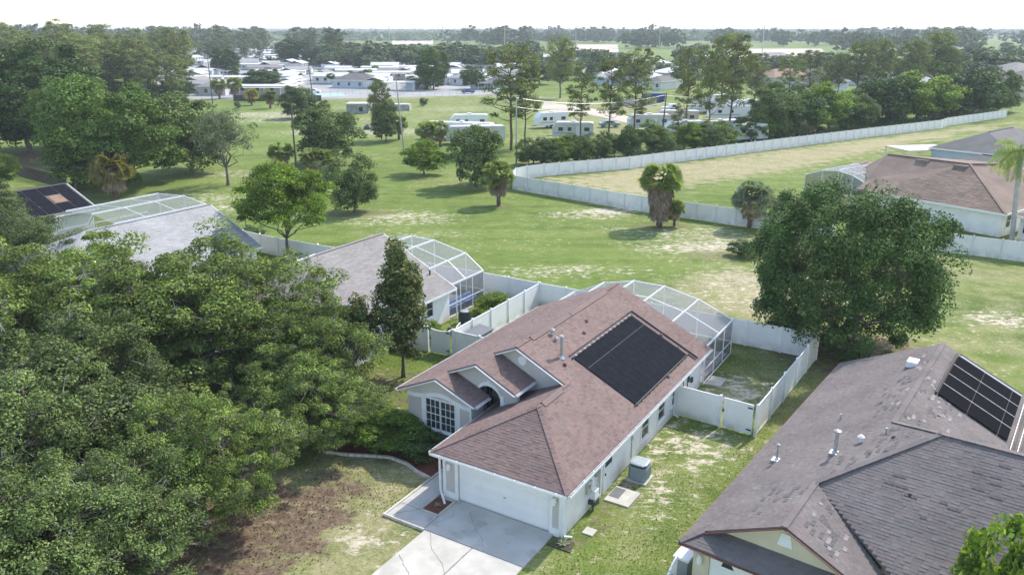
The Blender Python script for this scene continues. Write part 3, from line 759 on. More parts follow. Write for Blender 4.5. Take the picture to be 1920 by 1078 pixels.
    m = MB(); m.box(2.42, -0.34, 0.35, 2.9, -0.02, 0.549); m.tube((2.5, -0.2, 0.35), (2.5, -0.2, 0.0), 0.03); m.tube((2.62, -0.15, 0.35), (2.66, -0.2, 0.0), 0.02); m.build('cable_bundle', mt['dark'], root)
    m = MB(); m.tube((3.3, -0.10, 0.15), (3.3, -0.10, 2.35), 0.04); m.box(3.2, -0.2, 0.05, 3.42, -0.003, 0.4); m.tube((3.5, -.08, .1), (3.5, -.08, 1.6), .025); m.build('conduit', mt['metal'], root)
    m = MB(); m.box(3.02, -0.12, 1.45, 3.16, -0.003, 1.75); m.build('switch_box', mt['grey_plastic'], root)
    for (x, y, dx, dy) in ((-0.08, -0.09, 0.3, -0.25), (18.2, -0.09, 0.2, -0.3), (13.2, -0.09, 0.0, -0.3)):
        m = MB(); m.bar((x, y, 2.3), (x, y, 0.15), 0.08, 0.06); m.bar((x, y, 0.17), (x + dx, y + dy, 0.05), 0.08, 0.06, up=(0, 0, 1)); m.bar((x, y, 2.28), (x - .02, y - .34, 2.38), 0.07, 0.05); m.build('downspout', wh, root)
    m = MB(); m.bar((-0.10, 6.36, 2.3), (-0.10, 6.36, 0.32), 0.09, 0.07); m.bar((-0.10, 6.36, 0.36), (-0.62, 5.75, 0.10), 0.09, 0.07); m.build('downspout', wh, root)
    m = MB(); m.bar((7.3, -0.03, 0.3), (7.3, -0.03, 1.35), 0.05, 0.03); m.box(7.24, -.08, 1.3, 7.38, -.003, 1.5); m.build('conduit', mt['metal'], root)
    m = MB(); m.box(16.0, -.12, 1.0, 16.2, -.003, 1.3); m.tube((14.6, -.08, .2), (14.6, -.08, 2.1), .03); m.tube((15.3, -.08, .2), (15.3, -.08, 1.7), .03); m.box(14.8, -.14, .4, 15.1, -.003, .8); m.build('pool_controls', mt['dark'], root)
    MB().box(15.45, -.11, 1.25, 15.62, -.003, 1.62).build('switch_box', mt['dark'], root)
    # --- roof furniture
    zr = lambda b: he + sR * (b + o)
    def pipe(x, b, h, r, flash=0.2, cone=True, mat=mt['metal'], nm='flue_pipe'):
        z = zr(b); mb = MB(); mb.tube((x, b, z - .05), (x, b, z + h), r, n=10)
        if cone: mb.tube((x, b, z + h), (x, b, z + h + .02), r * 1.5, n=10); mb.tube((x, b, z + h + .02), (x, b, z + h + .1), r * 1.5, r * 0.9, n=10)
        mb.tube((x, b, z - .02), (x, b, z + .14), flash * .6, r, n=10); return mb.build(nm, mat, root)
    pipe(7.56, 4.16, 1.15, 0.085, 0.3)
    mb = MB(); z = zr(5.0); mb.tube((8.8, 5.35, z), (8.8, 5.35, z + .25), .05); mb.lathe([(.08, 0), (.12, .1), (.12, .2), (.04, .28)], 10, (8.8, 5.35, z + .3)); mb.tube((8.55, 5.0, z), (8.55, 5.0, z + .15), .05); mb.lathe([(.07, 0), (.11, .08), (.03, .17)], 8, (8.55, 5.0, z + .1)); mb.build('vent_cowls', mt['metal'], root)['kind'] = 'stuff'
    for x, b in ((7.2, 3.75), (10.9, 4.5), (12.1, 4.95), (15.9, 1.9), (15.75, 0.8), (12.4, 0.1)):
        z = zr(b); MB().lathe([(.1, 0), (.1, .1), (.05, .16)], 8, (x, b, z)).build('vent_boot', red if x > 7.3 else mt['maroon'], root)
    # --- lightning wire / cable lying on the hip
    # --- solar pool heater
    sp = empty('solar_pool_heater'); sp.parent = root
    rp_ = lambda x, b, h=0.03: (x, b, zr(b) + h)
    n = 14; x0, x1_ = 8.2, 15.75; b0, b1 = 0.22, 3.72
    for i in range(n):
        xa = x0 + (x1_ - x0) * i / n; xb = x0 + (x1_ - x0) * (i + 1) / n - 0.012
        MB().poly([rp_(xa, b0, .07), rp_(xb, b0, .07), rp_(xb, b1, .07), rp_(xa, b1, .07)], 0.045).build('collector_mat', mt['solar'], sp)
        mb = MB(); mb.bar(rp_(xa + .06, b0 - .1, .06), rp_(xa + .06, b0, .08), .05, .05); mb.build('mat_clip', mt['black'], sp)
    for b in (b0 - 0.03, b1 + 0.05):
        MB().tube(rp_(x0 - .15, b, .09), rp_(x1_ + .1, b, .09), 0.045).build('header_pipe', mt['black'], sp)
    mb = MB()
    for i in range(n):
        xa = x0 + (x1_ - x0) * (i + .5) / n
        mb.box(xa - .05, b1 + .0, zr(b1) + .1, xa + .05, b1 + .12, zr(b1) + .16)
    mb.build('header_clamps', mt['metal'], sp)
    MB().tube(rp_(x1_ + .45, b1 + .25, .07), rp_(x1_ + .45, -0.3, .07), 0.045).build('return_pipe', mt['black'], sp)
    MB().tube(rp_(x1_ - .1, b1 + .25, .07), rp_(x1_ + .45, b1 + .25, .07), 0.045).build('return_pipe', mt['black'], sp)
    MB().tube(rp_(x0 - .1, b1 + .25, .07), rp_(x1_ - .1, b1 + .25, .07), 0.03).build('return_pipe', mt['black'], sp)
    MB().tube(rp_(x1_ + .15, b0, .07), rp_(x1_ + .15, -0.3, .07), 0.04).build('return_pipe', mt['maroon'], sp)
    for k in range(3):
        MB().bar(rp_(x0, b0 + 2.7 - k * 0.02 + .01, .078 + .002 * k), rp_(x1_, b0 + 2.7 - k * .02 + .01, .078 + .002 * k), .02, .008).build('tie_strap', mt['dgrey_plastic'], sp) if k == 0 else None
    return root
main_house()

# ------------------------------------------------------------------ driveway, walk, beds
def slab(name, pts, z, mat=mt['concrete'], label=None):
    return tag(MB().poly([tuple(H(a, b, z)) for a, b in pts], z - 0.0).build(name, mat), label, kind='structure')
slab('driveway', [(-2.62, 0.42), (-0.0, 0.42), (-0.0, 5.42), (-0.3, 5.42), (-2.62, 5.42)], 0.085)
slab('driveway', [(-9.5, 0.42), (-2.65, 0.42), (-2.65, 2.85), (-9.5, 2.85)], 0.082, mt['concrete_n'])
slab('driveway', [(-9.5, 2.88), (-2.65, 2.88), (-2.65, 5.35), (-9.5, 5.35)], 0.08, mt['concrete_n'])
slab('front_walk', [(-2.62, 5.45), (-1.55, 5.45), (-1.55, 7.55), (-2.62, 7.55)], 0.084)
slab('front_walk', [(-1.52, 6.45), (0.9, 6.45), (0.9, 7.55), (-1.52, 7.55)], 0.086)
slab('front_walk', [(0.93, 6.25), (4.6, 6.25), (4.6, 7.0), (2.9, 7.55), (0.93, 7.55)], 0.083)
slab('front_walk', [(-0.28, 5.45), (-0.02, 5.45), (-0.02, 6.2), (-0.28, 6.2)], 0.08)
for pts in ([(-2.70, 5.38), (-2.70, 7.66), (-2.63, 7.66), (-2.63, 5.38)], [(-2.63, 7.57), (2.5, 7.57), (2.5, 7.66), (-2.63, 7.66)]):
    tag(MB().poly([tuple(H(a, b, 0.13)) for a, b in pts], 0.13).build('walk_edging', mt['kerb']), kind='structure')
# hairline cracks and joints in the concrete
rc = random.Random(5)
def crack(pts, w=0.014, z=0.0895):
    mb = MB(); P = []
    for (p, q) in zip(pts[:-1], pts[1:]):
        for i in range(8):
            t = i / 8; P.append((p[0] + (q[0] - p[0]) * t + rc.uniform(-.03, .03), p[1] + (q[1] - p[1]) * t + rc.uniform(-.03, .03)))
    P.append(pts[-1])
    for p, q in zip(P[:-1], P[1:]):
        A, B = H(*p, z), H(*q, z); d = (B - A).normalized(); n = Vector((-d.y, d.x, 0)) * w * rc.uniform(.3, .7)
        mb.add([A - n, B - n, B + n, A + n], [(0, 1, 2, 3)])
    tag(mb.build('concrete_crack', mt['crack']), kind='structure')
crack([(-0.5, 5.5), (-2.6, 5.43)], .02); crack([(-0.55, 4.4), (-1.3, 3.7), (-1.9, 2.9), (-2.6, 2.3)]); crack([(-0.8, 5.1), (-1.2, 4.9), (-2.2, 5.3)], .015); crack([(-1.45, 6.4), (-2.3, 7.2)], .025, .0895)
crack([(-2.7, 5.0), (-3.6, 4.3), (-4.1, 3.4), (-4.6, 2.9)], .018, .0865); crack([(-2.7, 2.86), (-3.3, 2.9), (-4.6, 2.9), (-9, 2.95)], .02, .0865); crack([(-4.6, 5.2), (-5.3, 4.2), (-6.2, 3.1)], .02, .0865)
# mulch square, flower bed with red mulch and curb
def flat(name, label, cat, pts, z, mat, zb=0.0):
    return tag(MB().poly([tuple(H(a, b, z)) for a, b in pts], z - zb).build(name, mat), label, kind='structure')
flat('mulch_bed', None, None, [(-1.5, 5.5), (-0.32, 5.5), (-0.32, 6.38), (-1.5, 6.38)], 0.10, mt['mulch'])
for p, q in (((-1.54, 5.46), (-1.54, 6.42)), ((-1.54, 6.42), (-0.3, 6.42)), ((-1.54, 5.46), (-0.3, 5.46))):
    tag(MB().bar(H(*p, .09), H(*q, .09), .07, .14).build('bed_edging', mt['concrete_n']), kind='structure')
bed = [(1.0, 7.7), (1.15, 8.6), (1.6, 9.6), (1.55, 11), (0.9, 12.4), (0.3, 13.6), (2.5, 14.6), (3.6, 12.5), (3.5, 7.2), (2.6, 7.7)]
flat('mulch_bed', None, None, bed, 0.05, mt['mulch'])
bp = [Vector(H(a, b, .07)) for a, b in [(0.85, 7.7), (1.0, 8.6), (1.35, 9.5), (1.4, 10.6), (1.0, 11.6), (0.5, 12.6), (0.1, 13.8)]]
for p, q in zip(bp[:-1], bp[1:]):
    n = int((q - p).length / 0.3)
    for i in range(n):
        tag(MB().bar(lerp(p, q, (i + .04) / n), lerp(p, q, (i + .96) / n), .12, .14).build('kerb_stone', mt['kerb']), kind='structure')
slab('side_pad', [(3.55, -0.28), (4.92, -0.32), (4.92, -1.55), (3.55, -1.5)], 0.07, mt['concrete_n'])
slab('splash_pad', [(0.75, -0.55), (1.25, -0.55), (1.25, -1.05), (0.75, -1.05)], 0.06, mt['concrete_n'])
slab('cage_step', [(18.35, -0.25), (19.7, -0.2), (19.7, -1.15), (18.35, -1.15)], 0.09, mt['concrete_n'])
tag(MB().poly([tuple(H(a, b, .085)) for a, b in ((3.95, -.34), (4.8, -.34), (4.8, -.85), (3.95, -.85))], .012).build('door_mat', mt['dgrey_plastic']), 'dark door mat lying on the pale pad below the side door', 'mat')
# small planting square by the garage's right corner
flat('mulch_bed', None, None, [(-0.75, -0.75), (-0.05, -0.6), (-0.05, 0.1), (-0.75, 0.36)], 0.05, M('dark_soil', (0.09, 0.075, 0.05), 0.95, var=.4, scale=9))

# ------------------------------------------------------------------ air conditioners
def ac_unit(loc, rz, label, s=0.43, h=0.98, body=None, lid=None):
    r = empty('air_conditioner', loc, rz, label, 'air conditioner')
    body = body or mt['ac']; lid = lid or mt['ac_top']
    MB().box(-s - .1, -s - .1, 0, s + .1, s + .1, 0.07).build('pad', mt['concrete_n'], r)
    MB().lathe([(s, 0.071), (s * 1.03, .14), (s * 1.03, h * .80)], 16, square=1.18).build('casing', body, r)
    MB().lathe([(s * .97, h * .801), (s * .97, h * .93)], 16, square=1.18).build('fan_grille', mt['dark'], r)
    MB().lathe([(s * 1.04, h * .931), (s * 1.0, h * .97), (s * .78, h)], 16, square=1.18).build('lid', lid, r)
    for i in range(7):
        for sx, sy, ax in ((-1, 0, 0), (0, -1, 1), (1, 0, 0), (0, 1, 1)):
            t = -s * .72 + i * s * .24
            x, y = (sx * s * 1.035, t) if ax == 0 else (t, sy * s * 1.035)
            MB().box(x - (.012 if ax == 0 else .022), y - (.022 if ax == 0 else .012), .18, x + (.012 if ax == 0 else .022), y + (.022 if ax == 0 else .012), h * .70).build('fin', body, r)
    return r
ac_unit(H(6.2, -0.95), HRZ, 'slate blue air conditioner on the grass beside the white side wall')
a2 = empty('air_conditioner', H(13.2 + 6.4, 18.6 - .1), HRZ, 'black round air conditioner beside the left neighbour\'s white wall and screen cage', 'air conditioner')
MB().lathe([(.42, 0.0), (.43, .9), (.40, .95)], 18).build('casing', mt['dark'], a2)
MB().lathe([(.30, .951), (.28, .97)], 18).build('fan_ring', mt['metal'], a2)
for i in range(12):
    an = i * math.pi / 6
    MB().box(.425 * math.cos(an) - .015, .425 * math.sin(an) - .015, .06, .445 * math.cos(an) + .0, .445 * math.sin(an) + .0, .88).build('fin', mt['black'], a2)
# pool pump equipment by the right wall inside the fence
pe = empty('pool_pump', H(14.9, -0.75), HRZ, 'grey pool pump and filter standing inside the fence by the side wall', 'pool pump')
MB().box(-.5, -.35, 0, .5, .35, .06).build('pad', mt['concrete_n'], pe)
MB().lathe([(.22, 0.061), (.25, .2), (.25, .6), (.12, .78), (.05, .8)], 12, (.2, 0, 0)).build('filter_tank', mt['grey_plastic'], pe)
MB().tube((-.4, 0, .25), (-.05, 0, .25), .13, n=10).build('motor', mt['dark'], pe)
MB().tube((-.4, .1, .25), (-.4, .1, .6), .03).tube((-.4, .1, .6), (.2, .1, .62), .03).build('pipe', mt['white'], pe)
# white pvc pipes by the neighbour's wall
pv = empty('pvc_pipework', H(16.8, 17.3), HRZ, 'white pvc pool pipes bent above the ground in front of the black air conditioner', 'pipework')
m_ = MB()
for p, q in (((0, 0, 0), (0, 0, .8)), ((0, 0, .8), (.9, .3, .8)), ((.9, .3, .8), (.9, .3, 0)), ((-.3, .5, 0), (-.3, .5, .5)), ((-.3, .5, .5), (.3, .4, .5)), ((.3, .4, .5), (.3, .4, 0))): m_.tube(p, q, .04)
m_.build('pipe', mt['white'], pv); MB().lathe([(.2, 0), (.24, .2), (.1, .55)], 10, (.3, .8, 0)).build('filter_tank', mt['dark'], pv)
# grey storage shed
sh = empty('storage_box', H(15.0, 14.35), HRZ, 'grey resin storage box with dark lid standing against the white fence', 'storage box')
MB().box(0, 0, 0, 1.9, 1.0, 1.25).build('body', mt['grey_plastic'], sh)
MB().poly([(-.06, -.06, 1.25), (1.96, -.06, 1.25), (1.96, 1.06, 1.4), (-.06, 1.06, 1.4)], .1).build('lid', mt['dgrey_plastic'], sh)
for i in range(9): MB().box(-.015, .06 + i * .1, .08, -.001, .12 + i * .1, 1.15).build('rib', mt['grey_plastic'], sh)
for i in range(8): MB().box(.08 + i * .23, -.015, .08, .24 + i * .23, -.001, 1.15).build('rib', mt['grey_plastic'], sh)

# ------------------------------------------------------------------ white vinyl fences
def panel_mesh(L, h, mat, boards):
    mb = MB()
    mb.box(0, -.03, .04, L, .03, .16); mb.box(0, -.03, h - .09, L, .03, h)
    n = boards; wv = L / n
    for i in range(n): mb.box(i * wv + .004, -.014, .161, (i + 1) * wv - .004, .014, h - .091)
    return mb.mesh('fence_panel', mat)
def post_mesh(h, mat):
    mb = MB(); mb.box(-.064, -.075, 0, .064, .075, h + .06); mb.add([(-.08, -.08, h + .061), (.08, -.08, h + .061), (.08, .08, h + .061), (-.08, .08, h + .061), (0, 0, h + .13)], [(0, 1, 4), (1, 2, 4), (2, 3, 4), (3, 0, 4), (3, 2, 1, 0)])
    return mb.mesh('fence_post', mat)
PM = {'near': panel_mesh(2.3, 1.83, mt['vinyl'], 15), 'far': panel_mesh(2.3, 1.9, mt['far_vinyl'], 6)}
PO = {'near': post_mesh(1.83, mt['vinyl']), 'far': post_mesh(1.9, M('far_post_shadow_vinyl', (0.64, 0.635, 0.63), 0.5))}  # far posts darker: the post shadow lines are put into their colour
def fence(pts, kind, label, group=None, skip=(), last_post=True, target=2.44):
    root = empty('fence', pts[0], 0, label, 'fence', group)
    o0 = Vector(pts[0]); k = 0
    for p, q in zip(pts[:-1], pts[1:]):
        p = Vector(p) - o0; q = Vector(q) - o0; p.z = q.z = 0; L = (q - p).length; n = max(1, round(L / target)); ang = math.atan2((q - p).y, (q - p).x)
        for i in range(n):
            a = lerp(p, q, i / n)
            po = link('post', PO[kind], root); po.location = a; po.rotation_euler = (0, 0, ang)
            if k not in skip:
                pn_ = link('panel', PM[kind], root); pn_.location = lerp(p, q, (i + 0.02) / n); pn_.rotation_euler = (0, 0, ang); pn_.scale = ((L / n - .12) / 2.3, 1, 1)
                pn_.location = a + (q - p).normalized() * .065
            k += 1
    if last_post:
        po = link('post', PO[kind], root); po.location = Vector(pts[-1]) - o0; po.location.z = 0
    return root
def gate(p, q, label, hinge_at_q=True, dip=0.0):
    p = Vector(p); q = Vector(q); L = (q - p).length
    r = empty('gate', p, math.atan2((q - p).y, (q - p).x), label, 'gate')
    mb = MB(); n = int(L / .16); x0, x1 = .09, L - .09
    for i in range(n):
        xa = x0 + (x1 - x0) * i / n; xb = x0 + (x1 - x0) * (i + 1) / n - .006; t = ((xa + xb) / 2 - L / 2) / (L / 2); zt = 1.72 - dip * (1 - t * t)
        MB().box(xa, -.014, .16, xb, .014, zt).build('board', mt['vinyl'], r)
        mb.bar((xa, 0, 1.76 - dip * (1 - (2 * xa / L - 1) ** 2)), (xb + .006, 0, 1.76 - dip * (1 - (2 * xb / L - 1) ** 2)), .06, .09)
    mb.box(x0, -.03, .06, x1, .03, .159); mb.build('rail', mt['vinyl'], r)
    hx = x1 if hinge_at_q else x0; s = -1 if hinge_at_q else 1
    for z in (.28, 1.55):
        MB().box(hx - .03, -.055, z, hx + s * .3, -.031, z + .07).build('hinge', mt['black'], r)
    lx = x0 if hinge_at_q else x1
    MB().box(lx - .04, -.07, 1.0, lx + .04, -.031, 1.14).build('latch', mt['black'], r)
    return r
# main yard
fence([H(13.55, -0.12), H(13.42, -2.6)], 'near', 'white vinyl fence panels from the red roofed house wall to the gate', last_post=True)
gate(H(13.42, -2.7), H(13.3, -4.5), 'white vinyl gate with black hinges at the yard corner right of the red roofed house')
fence([H(13.28, -4.62), H(25.9, -5.2)], 'near', 'white vinyl side fence running back towards the big round tree')
fence([H(25.9, -5.2), H(26.0, 15.75)], 'near', 'white vinyl back fence behind the screen cage of the red roofed house', last_post=True)
fence([H(26.0, 15.75), H(14.0, 15.6)], 'near', 'sunlit white vinyl fence between the red roofed house and its left neighbour')
fence([H(26.0, 15.9), H(26.1, 21.4), H(25.4, 44), H(26.5, 62)], 'near', 'long white vinyl fence dividing the left neighbours\' yards from the open field')
gate(H(13.75, 17.35), H(13.95, 15.68), 'white vinyl gate with dipped top beside the dark magnolia', hinge_at_q=True, dip=.14)
fence([H(14.0, 15.5), H(14.0, 11.5)], 'near', 'short white vinyl fence between the dipped gate and the red roofed house')
fence([H(13.7, 17.45), H(13.7, 19.8)], 'near', 'short white vinyl fence left of the dipped gate behind the magnolia')
# far enclosure
fence([G(963, 355.5), G(1170, 392), G(1378, 423), G(1560, 447)], 'far', 'grey white vinyl fence nearer the camera, edging the mown field')
fence([G(1745, 468), G(1820, 479), G(1930, 493), G(2060, 512)], 'far', 'grey white vinyl fence behind the big round tree on the right')
fence([G(963, 355.5) + Vector((-.1, .1, 0)), G(962, 347), G(967, 340.5), G(988, 335.5), G(1020, 331.5), G(1180, 317), G(1285, 303), G(1640, 257), G(1762, 242), G(1775, 237.5), G(1886, 221)], 'far', 'long pale fence along the tree belt at the back of the dry grass strip')

# ------------------------------------------------------------------ screened pool cages
def cage(parent, prof, a0, a1, name='screen_cage', near_z=None, purl=(0.5,), low=0.95, sides=(True, True), label=None, roof_mat=None):
    """prof: (b, z) points across; beams run from a0 (house) to a1"""
    c = empty(name); c.parent = parent
    al = mt['alu']; nz = near_z or [z for b, z in prof]
    for i, (b, z) in enumerate(prof):
        MB().bar((a0, b, nz[i] + .02), (a1, b, z + .02), .06, .14).build('beam', al, c)
        MB().bar((a1, b, 0), (a1, b, z - .06), .06, .06).build('post', al, c)
    for i in range(len(prof) - 1):
        (b0, z0), (b1, z1) = prof[i], prof[i + 1]
        MB().bar((a1, b0, z0), (a1, b1, z1), .06, .08).build('beam', al, c)
        for t in purl:
            am = a0 + (a1 - a0) * t; za = nz[i] + (z0 - nz[i]) * t; zb = nz[i + 1] + (z1 - nz[i + 1]) * t
            MB().bar((am, b0 + .04, za), (am, b1 - .04, zb), .05, .06).build('purlin', al, c)
        if low: MB().bar((a1, b0 + .035, low), (a1, b1 - .035, low), .05, .05).build('chair_rail', al, c)
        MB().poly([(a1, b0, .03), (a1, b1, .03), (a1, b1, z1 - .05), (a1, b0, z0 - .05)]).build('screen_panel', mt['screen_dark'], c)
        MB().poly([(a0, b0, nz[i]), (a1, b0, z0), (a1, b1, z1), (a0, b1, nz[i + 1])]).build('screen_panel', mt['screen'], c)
    for j, (b, z) in enumerate((prof[0], prof[-1])):
        if not sides[j]: continue
        n = max(2, round((a1 - a0) / 1.8))
        for k in range(0, n):
            am = a0 + (a1 - a0) * k / n
            MB().bar((am + .04, b, 0), (am + .04, b, z - .07), .06, .06).build('post', al, c)
        MB().bar((a0 + .08, b, low), (a1 - .04, b, low), .05, .05).build('chair_rail', al, c)
        MB().bar((a0 + .08, b, .05), (a1 - .04, b, .05), .06, .06).build('sill_rail', al, c)
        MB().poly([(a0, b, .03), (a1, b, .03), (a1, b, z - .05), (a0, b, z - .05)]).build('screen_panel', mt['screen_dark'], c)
    return c
hs = [o for o in bpy.data.objects if o.name == 'house'][0]
cage(hs, [(-0.1, 2.42), (2.3, 3.42), (4.75, 3.95), (7.0, 3.98), (9.3, 3.45), (11.6, 2.38)], 18.25, 23.9, near_z=[2.42, 3.42, 3.95, 3.98, 3.45, 2.38])
MB().box(18.01, 0.05, 0, 23.8, 11.4, .08).build('pool_deck', mt['paver'], hs)
MB().box(20.0, 3.5, .081, 22.8, 9.5, .09).build('pool_water', M('pool_water', (0.08, 0.3, 0.36), 0.08), hs)

# ------------------------------------------------------------------ right neighbour (cream house)
CY = R(36.75)
CO_ = G(1274, 1014, 2.45); CO_.z = 0
def cream_house():
    root = empty('house', CO_, math.pi / 2 - CY, 'cream house with patchy grey brown shingles and maroon fascia', 'house')
    he, s = 2.45, 0.48; z = lambda d: he + s * d          # depths d along -y
    gs = mt['grey_shingle']
    A = lambda a, d, zz: (a, -d, zz)
    L = 21.05; m1 = 5.05; m2 = 7.07; ap = 7.86; mg = 3.55; ga = 0.72
    z1 = z(m1); z2 = z(m2); zg = z(mg)
    hfa = ap - (m2 - mg)                                   # hip foot
    R2 = 15.5                                              # far end of the front section's ridge
    ae = 1.95; sf = 0.5; ze = z2 - sf * (ap - ae)
    ra = ap + (m2 - m1)                                    # where the rear ridge starts
    planes = [
        [A(0, 0, he), A(L, 0, he), A(L, m1, z1), A(ra, m1, z1), A(ap, m2, z2), A(hfa, mg, zg), A(ga, mg, zg), A(ga, .6, z(.6))],
        [A(L, 10.1, he), A(ra - 5.05, 10.1, he), A(ra, m1, z1), A(L, m1, z1)],
        [A(ra, m1, z1), A(ap, m2, z2), A(ap, 11.5, z2), A(ra + .6, 11.5, z2 - .48 * 2.6)],
        [A(ae, 7.0, ze - .03), A(ae, 15.2, ze - .03), A(ap, 11.0, z2 - .03), A(ap, m2, z2 - .03), A(hfa, mg, z2 - sf * (ap - hfa) - .03)],
        [A(ga, mg, zg - .02), A(hfa, mg, zg - .02), A(ae, 7.1, zg - .48 * 3.55 - .02), A(ga, 7.1, zg - .48 * 3.55 - .02)],
        [A(0, 0, he), A(ga + .45, .62, he + s * .62 + .06), A(ga + .45, 6.6, he + s * .62 + .06), A(0, 7.3, he)],
    ]
    def layer(sh, poly):
        shingle_layer(sh, poly)
    for i, p in enumerate(planes):
        pl = MB().poly(p, .1).build('roof', gs, root)
        s_ = MB()
        if i == 0:
            layer(s_, [A(ap, 0, he), A(L, 0, he), A(L, m1, z1), A(ap, m1, z1)])
            layer(s_, [A(ap, m1, z1), A(ra, m1, z1), A(ap, m2, z2)])
            layer(s_, [A(ga, .6, z(.6)), A(ap, .6, z(.6)), A(ap, mg, zg), A(ga, mg, zg)])
            layer(s_, [A(0, 0, he), A(ap, 0, he), A(ap, .6, z(.6)), A(ga - .1, .6, z(.6))])
            layer(s_, [A(hfa, mg, zg), A(ap, mg, zg), A(ap, m2, z2)])
        elif i == 3:
            layer(s_, [A(ae, 7.0, ze), A(ae, 15.2, ze), A(ap, 11.0, z2), A(ap, m2, z2), A(hfa, mg, z2 - sf * (ap - hfa))])
        else:
            q = p if p[0][2] <= p[2][2] else p[::-1]
            if i == 1: layer(s_, p)
            elif i == 2: layer(s_, [A(ra + .6, 5.4, z2 - .48 * 2.6), A(ra + .6, 11.5, z2 - .48 * 2.6), A(ap, 11.5, z2), A(ap, m2, z2)])
            elif i == 4: layer(s_, [A(ga, 7.1, zg - .48 * 3.55), A(ae, 7.1, zg - .48 * 3.55), A(hfa, mg, zg), A(ga, mg, zg)])
            else: layer(s_, [A(0, 0, he), A(0, 7.3, he), A(ga + .45, 6.6, he + s * .62 + .06), A(ga + .45, .62, he + s * .62 + .06)])
        if s_.v:
            o = s_.build('shingles', gs, pl); o['kind'] = 'stuff'
    caps = MB()
    def cap(p, q):
        p = Vector(p); q = Vector(q); n = int((q - p).length / .28)
        for i in range(n): caps.bar(lerp(p, q, i / n) + Vector((0, 0, .022)), lerp(p, q, (i + 1.12) / n) + Vector((0, 0, .012)), .24, .02)
    cap(A(L, m1, z1), A(ra, m1, z1)); cap(A(ra, m1, z1), A(ap, m2, z2)); cap(A(ap, m2, z2), A(hfa, mg, zg)); cap(A(hfa, mg, zg), A(ga, mg, zg)); cap(A(ap, m2, z2), A(ap, 11, z2)); cap(A(0, 0, he), A(ga, .6, z(.6)))
    caps.build('ridge_caps', gs, root)['kind'] = 'stuff'
    mr = mt['maroon']
    MB().bar(A(-.015, -.02, he - .08), A(-.015, 7.3, he - .08), .03, .17, up=(1, 0, 0)).build('fascia', mr, root)
    MB().bar(A(-.0, -.015, he - .08), A(L, -.015, he - .08), .03, .17).build('fascia', mr, root)
    MB().bar(A(ga - .015, .55, z(.55) - .07), A(ga - .015, mg, zg - .07), .03, .16, up=(1, 0, 0)).build('rake_board', mr, root)
    MB().bar(A(ga - .015, mg, zg - .07), A(ga - .015, 7.1, zg - .48 * 3.55 - .07), .03, .16, up=(1, 0, 0)).build('rake_board', mr, root)
    MB().bar(A(ae - .02, 7.0, ze - .08), A(ae - .02, 15.2, ze - .08), .04, .18, up=(1, 0, 0)).build('fascia', mr, root)
    MB().bar(A(ae - .10, 7.1, ze - .05), A(ae - .10, 15.2, ze - .05), .12, .1).build('gutter', mr, root)
    MB().poly([A(ga + .35, .75, z(.55)), A(ga + .35, mg, zg - .12), A(ga + .35, 6.9, zg - .48 * 3.35 - .12), A(ga + .35, 6.9, he + .2), A(ga + .35, .75, he + .2)], .15, d=(1, 0, 0)).build('gable_wall', mt['cream'], root)
    MB().poly([A(ga + .31, mg - .28, zg - 1.02), A(ga + .31, mg + .28, zg - 1.02), A(ga + .31, mg + .16, zg - .5), A(ga + .31, mg - .16, zg - .5)], .04, d=(1, 0, 0)).build('gable_vent', mt['white'], root)
    cr = mt['cream']; w0 = .42
    fw = MB(); fw.box(w0, -.42, 0, w0 + .2, -1.05, he - .05); fw.box(w0, -6.0, 0, w0 + .2, -7.0, he - .05); fw.box(w0, -1.051, 2.15, w0 + .2, -5.999, he - .05); fw.build('garage_front_wall', cr, root)
    MB().box(w0 + .201, -.42, 0, L - .4, -.62, he - .05).build('side_wall', cr, root)
    MB().poly([A(L - .4, .63, 0), A(L - .4, 9.7, 0), A(L - .4, 9.7, he - .05), A(L - .4, m1, z1 - .2), A(L - .4, .63, he + .0)], .2, d=(-1, 0, 0)).build('rear_wall', cr, root)
    MB().box(2.6, -6.5, 0, 2.8, -15, 2.6).build('front_wall', cr, root)
    MB().box(7, -9.7, 0, L - .61, -9.9, he - .05).build('side_wall', cr, root)
    gd = empty('garage_door'); gd.parent = root
    for i in range(4): MB().box(w0 + .08, -1.06, .02 + i * .53, w0 + .12, -5.99, .545 + i * .53).build('door_panel', mt['door'], gd)
    for i in range(4):
        y = -1.5 - i * 1.2
        MB().poly([(w0 + .075, y, 1.72), (w0 + .075, y - .5, 1.72), (w0 + .075, y - .38, 1.92), (w0 + .075, y - .08, 1.98)], .02, d=(1, 0, 0)).build('door_pane', mt['glass'], gd)
    mb = MB(); mb.lathe([(.03, 0), (.1, .08), (.11, .3), (.13, .31), (.03, .44)], 6, (w0 - .14, -.72, 1.55)); mb.box(w0 - .14, -.76, 1.65, w0, -.68, 1.7); mb.build('wall_lamp', mt['white'], root)
    # slipped dark tabs and bleached tabs, each one a shingle
    rg = random.Random(11)
    dm = MB().poly([(0, 0, .026), (.42, 0, .026), (.42, .14, .02), (0, .14, .02)], .018).mesh('shingle', mt['slip_shingle'])
    pm_ = MB().poly([(0, 0, .025), (.42, 0, .025), (.42, .14, .019), (0, .14, .019)], .018).mesh('shingle', mt['pale_tab'])
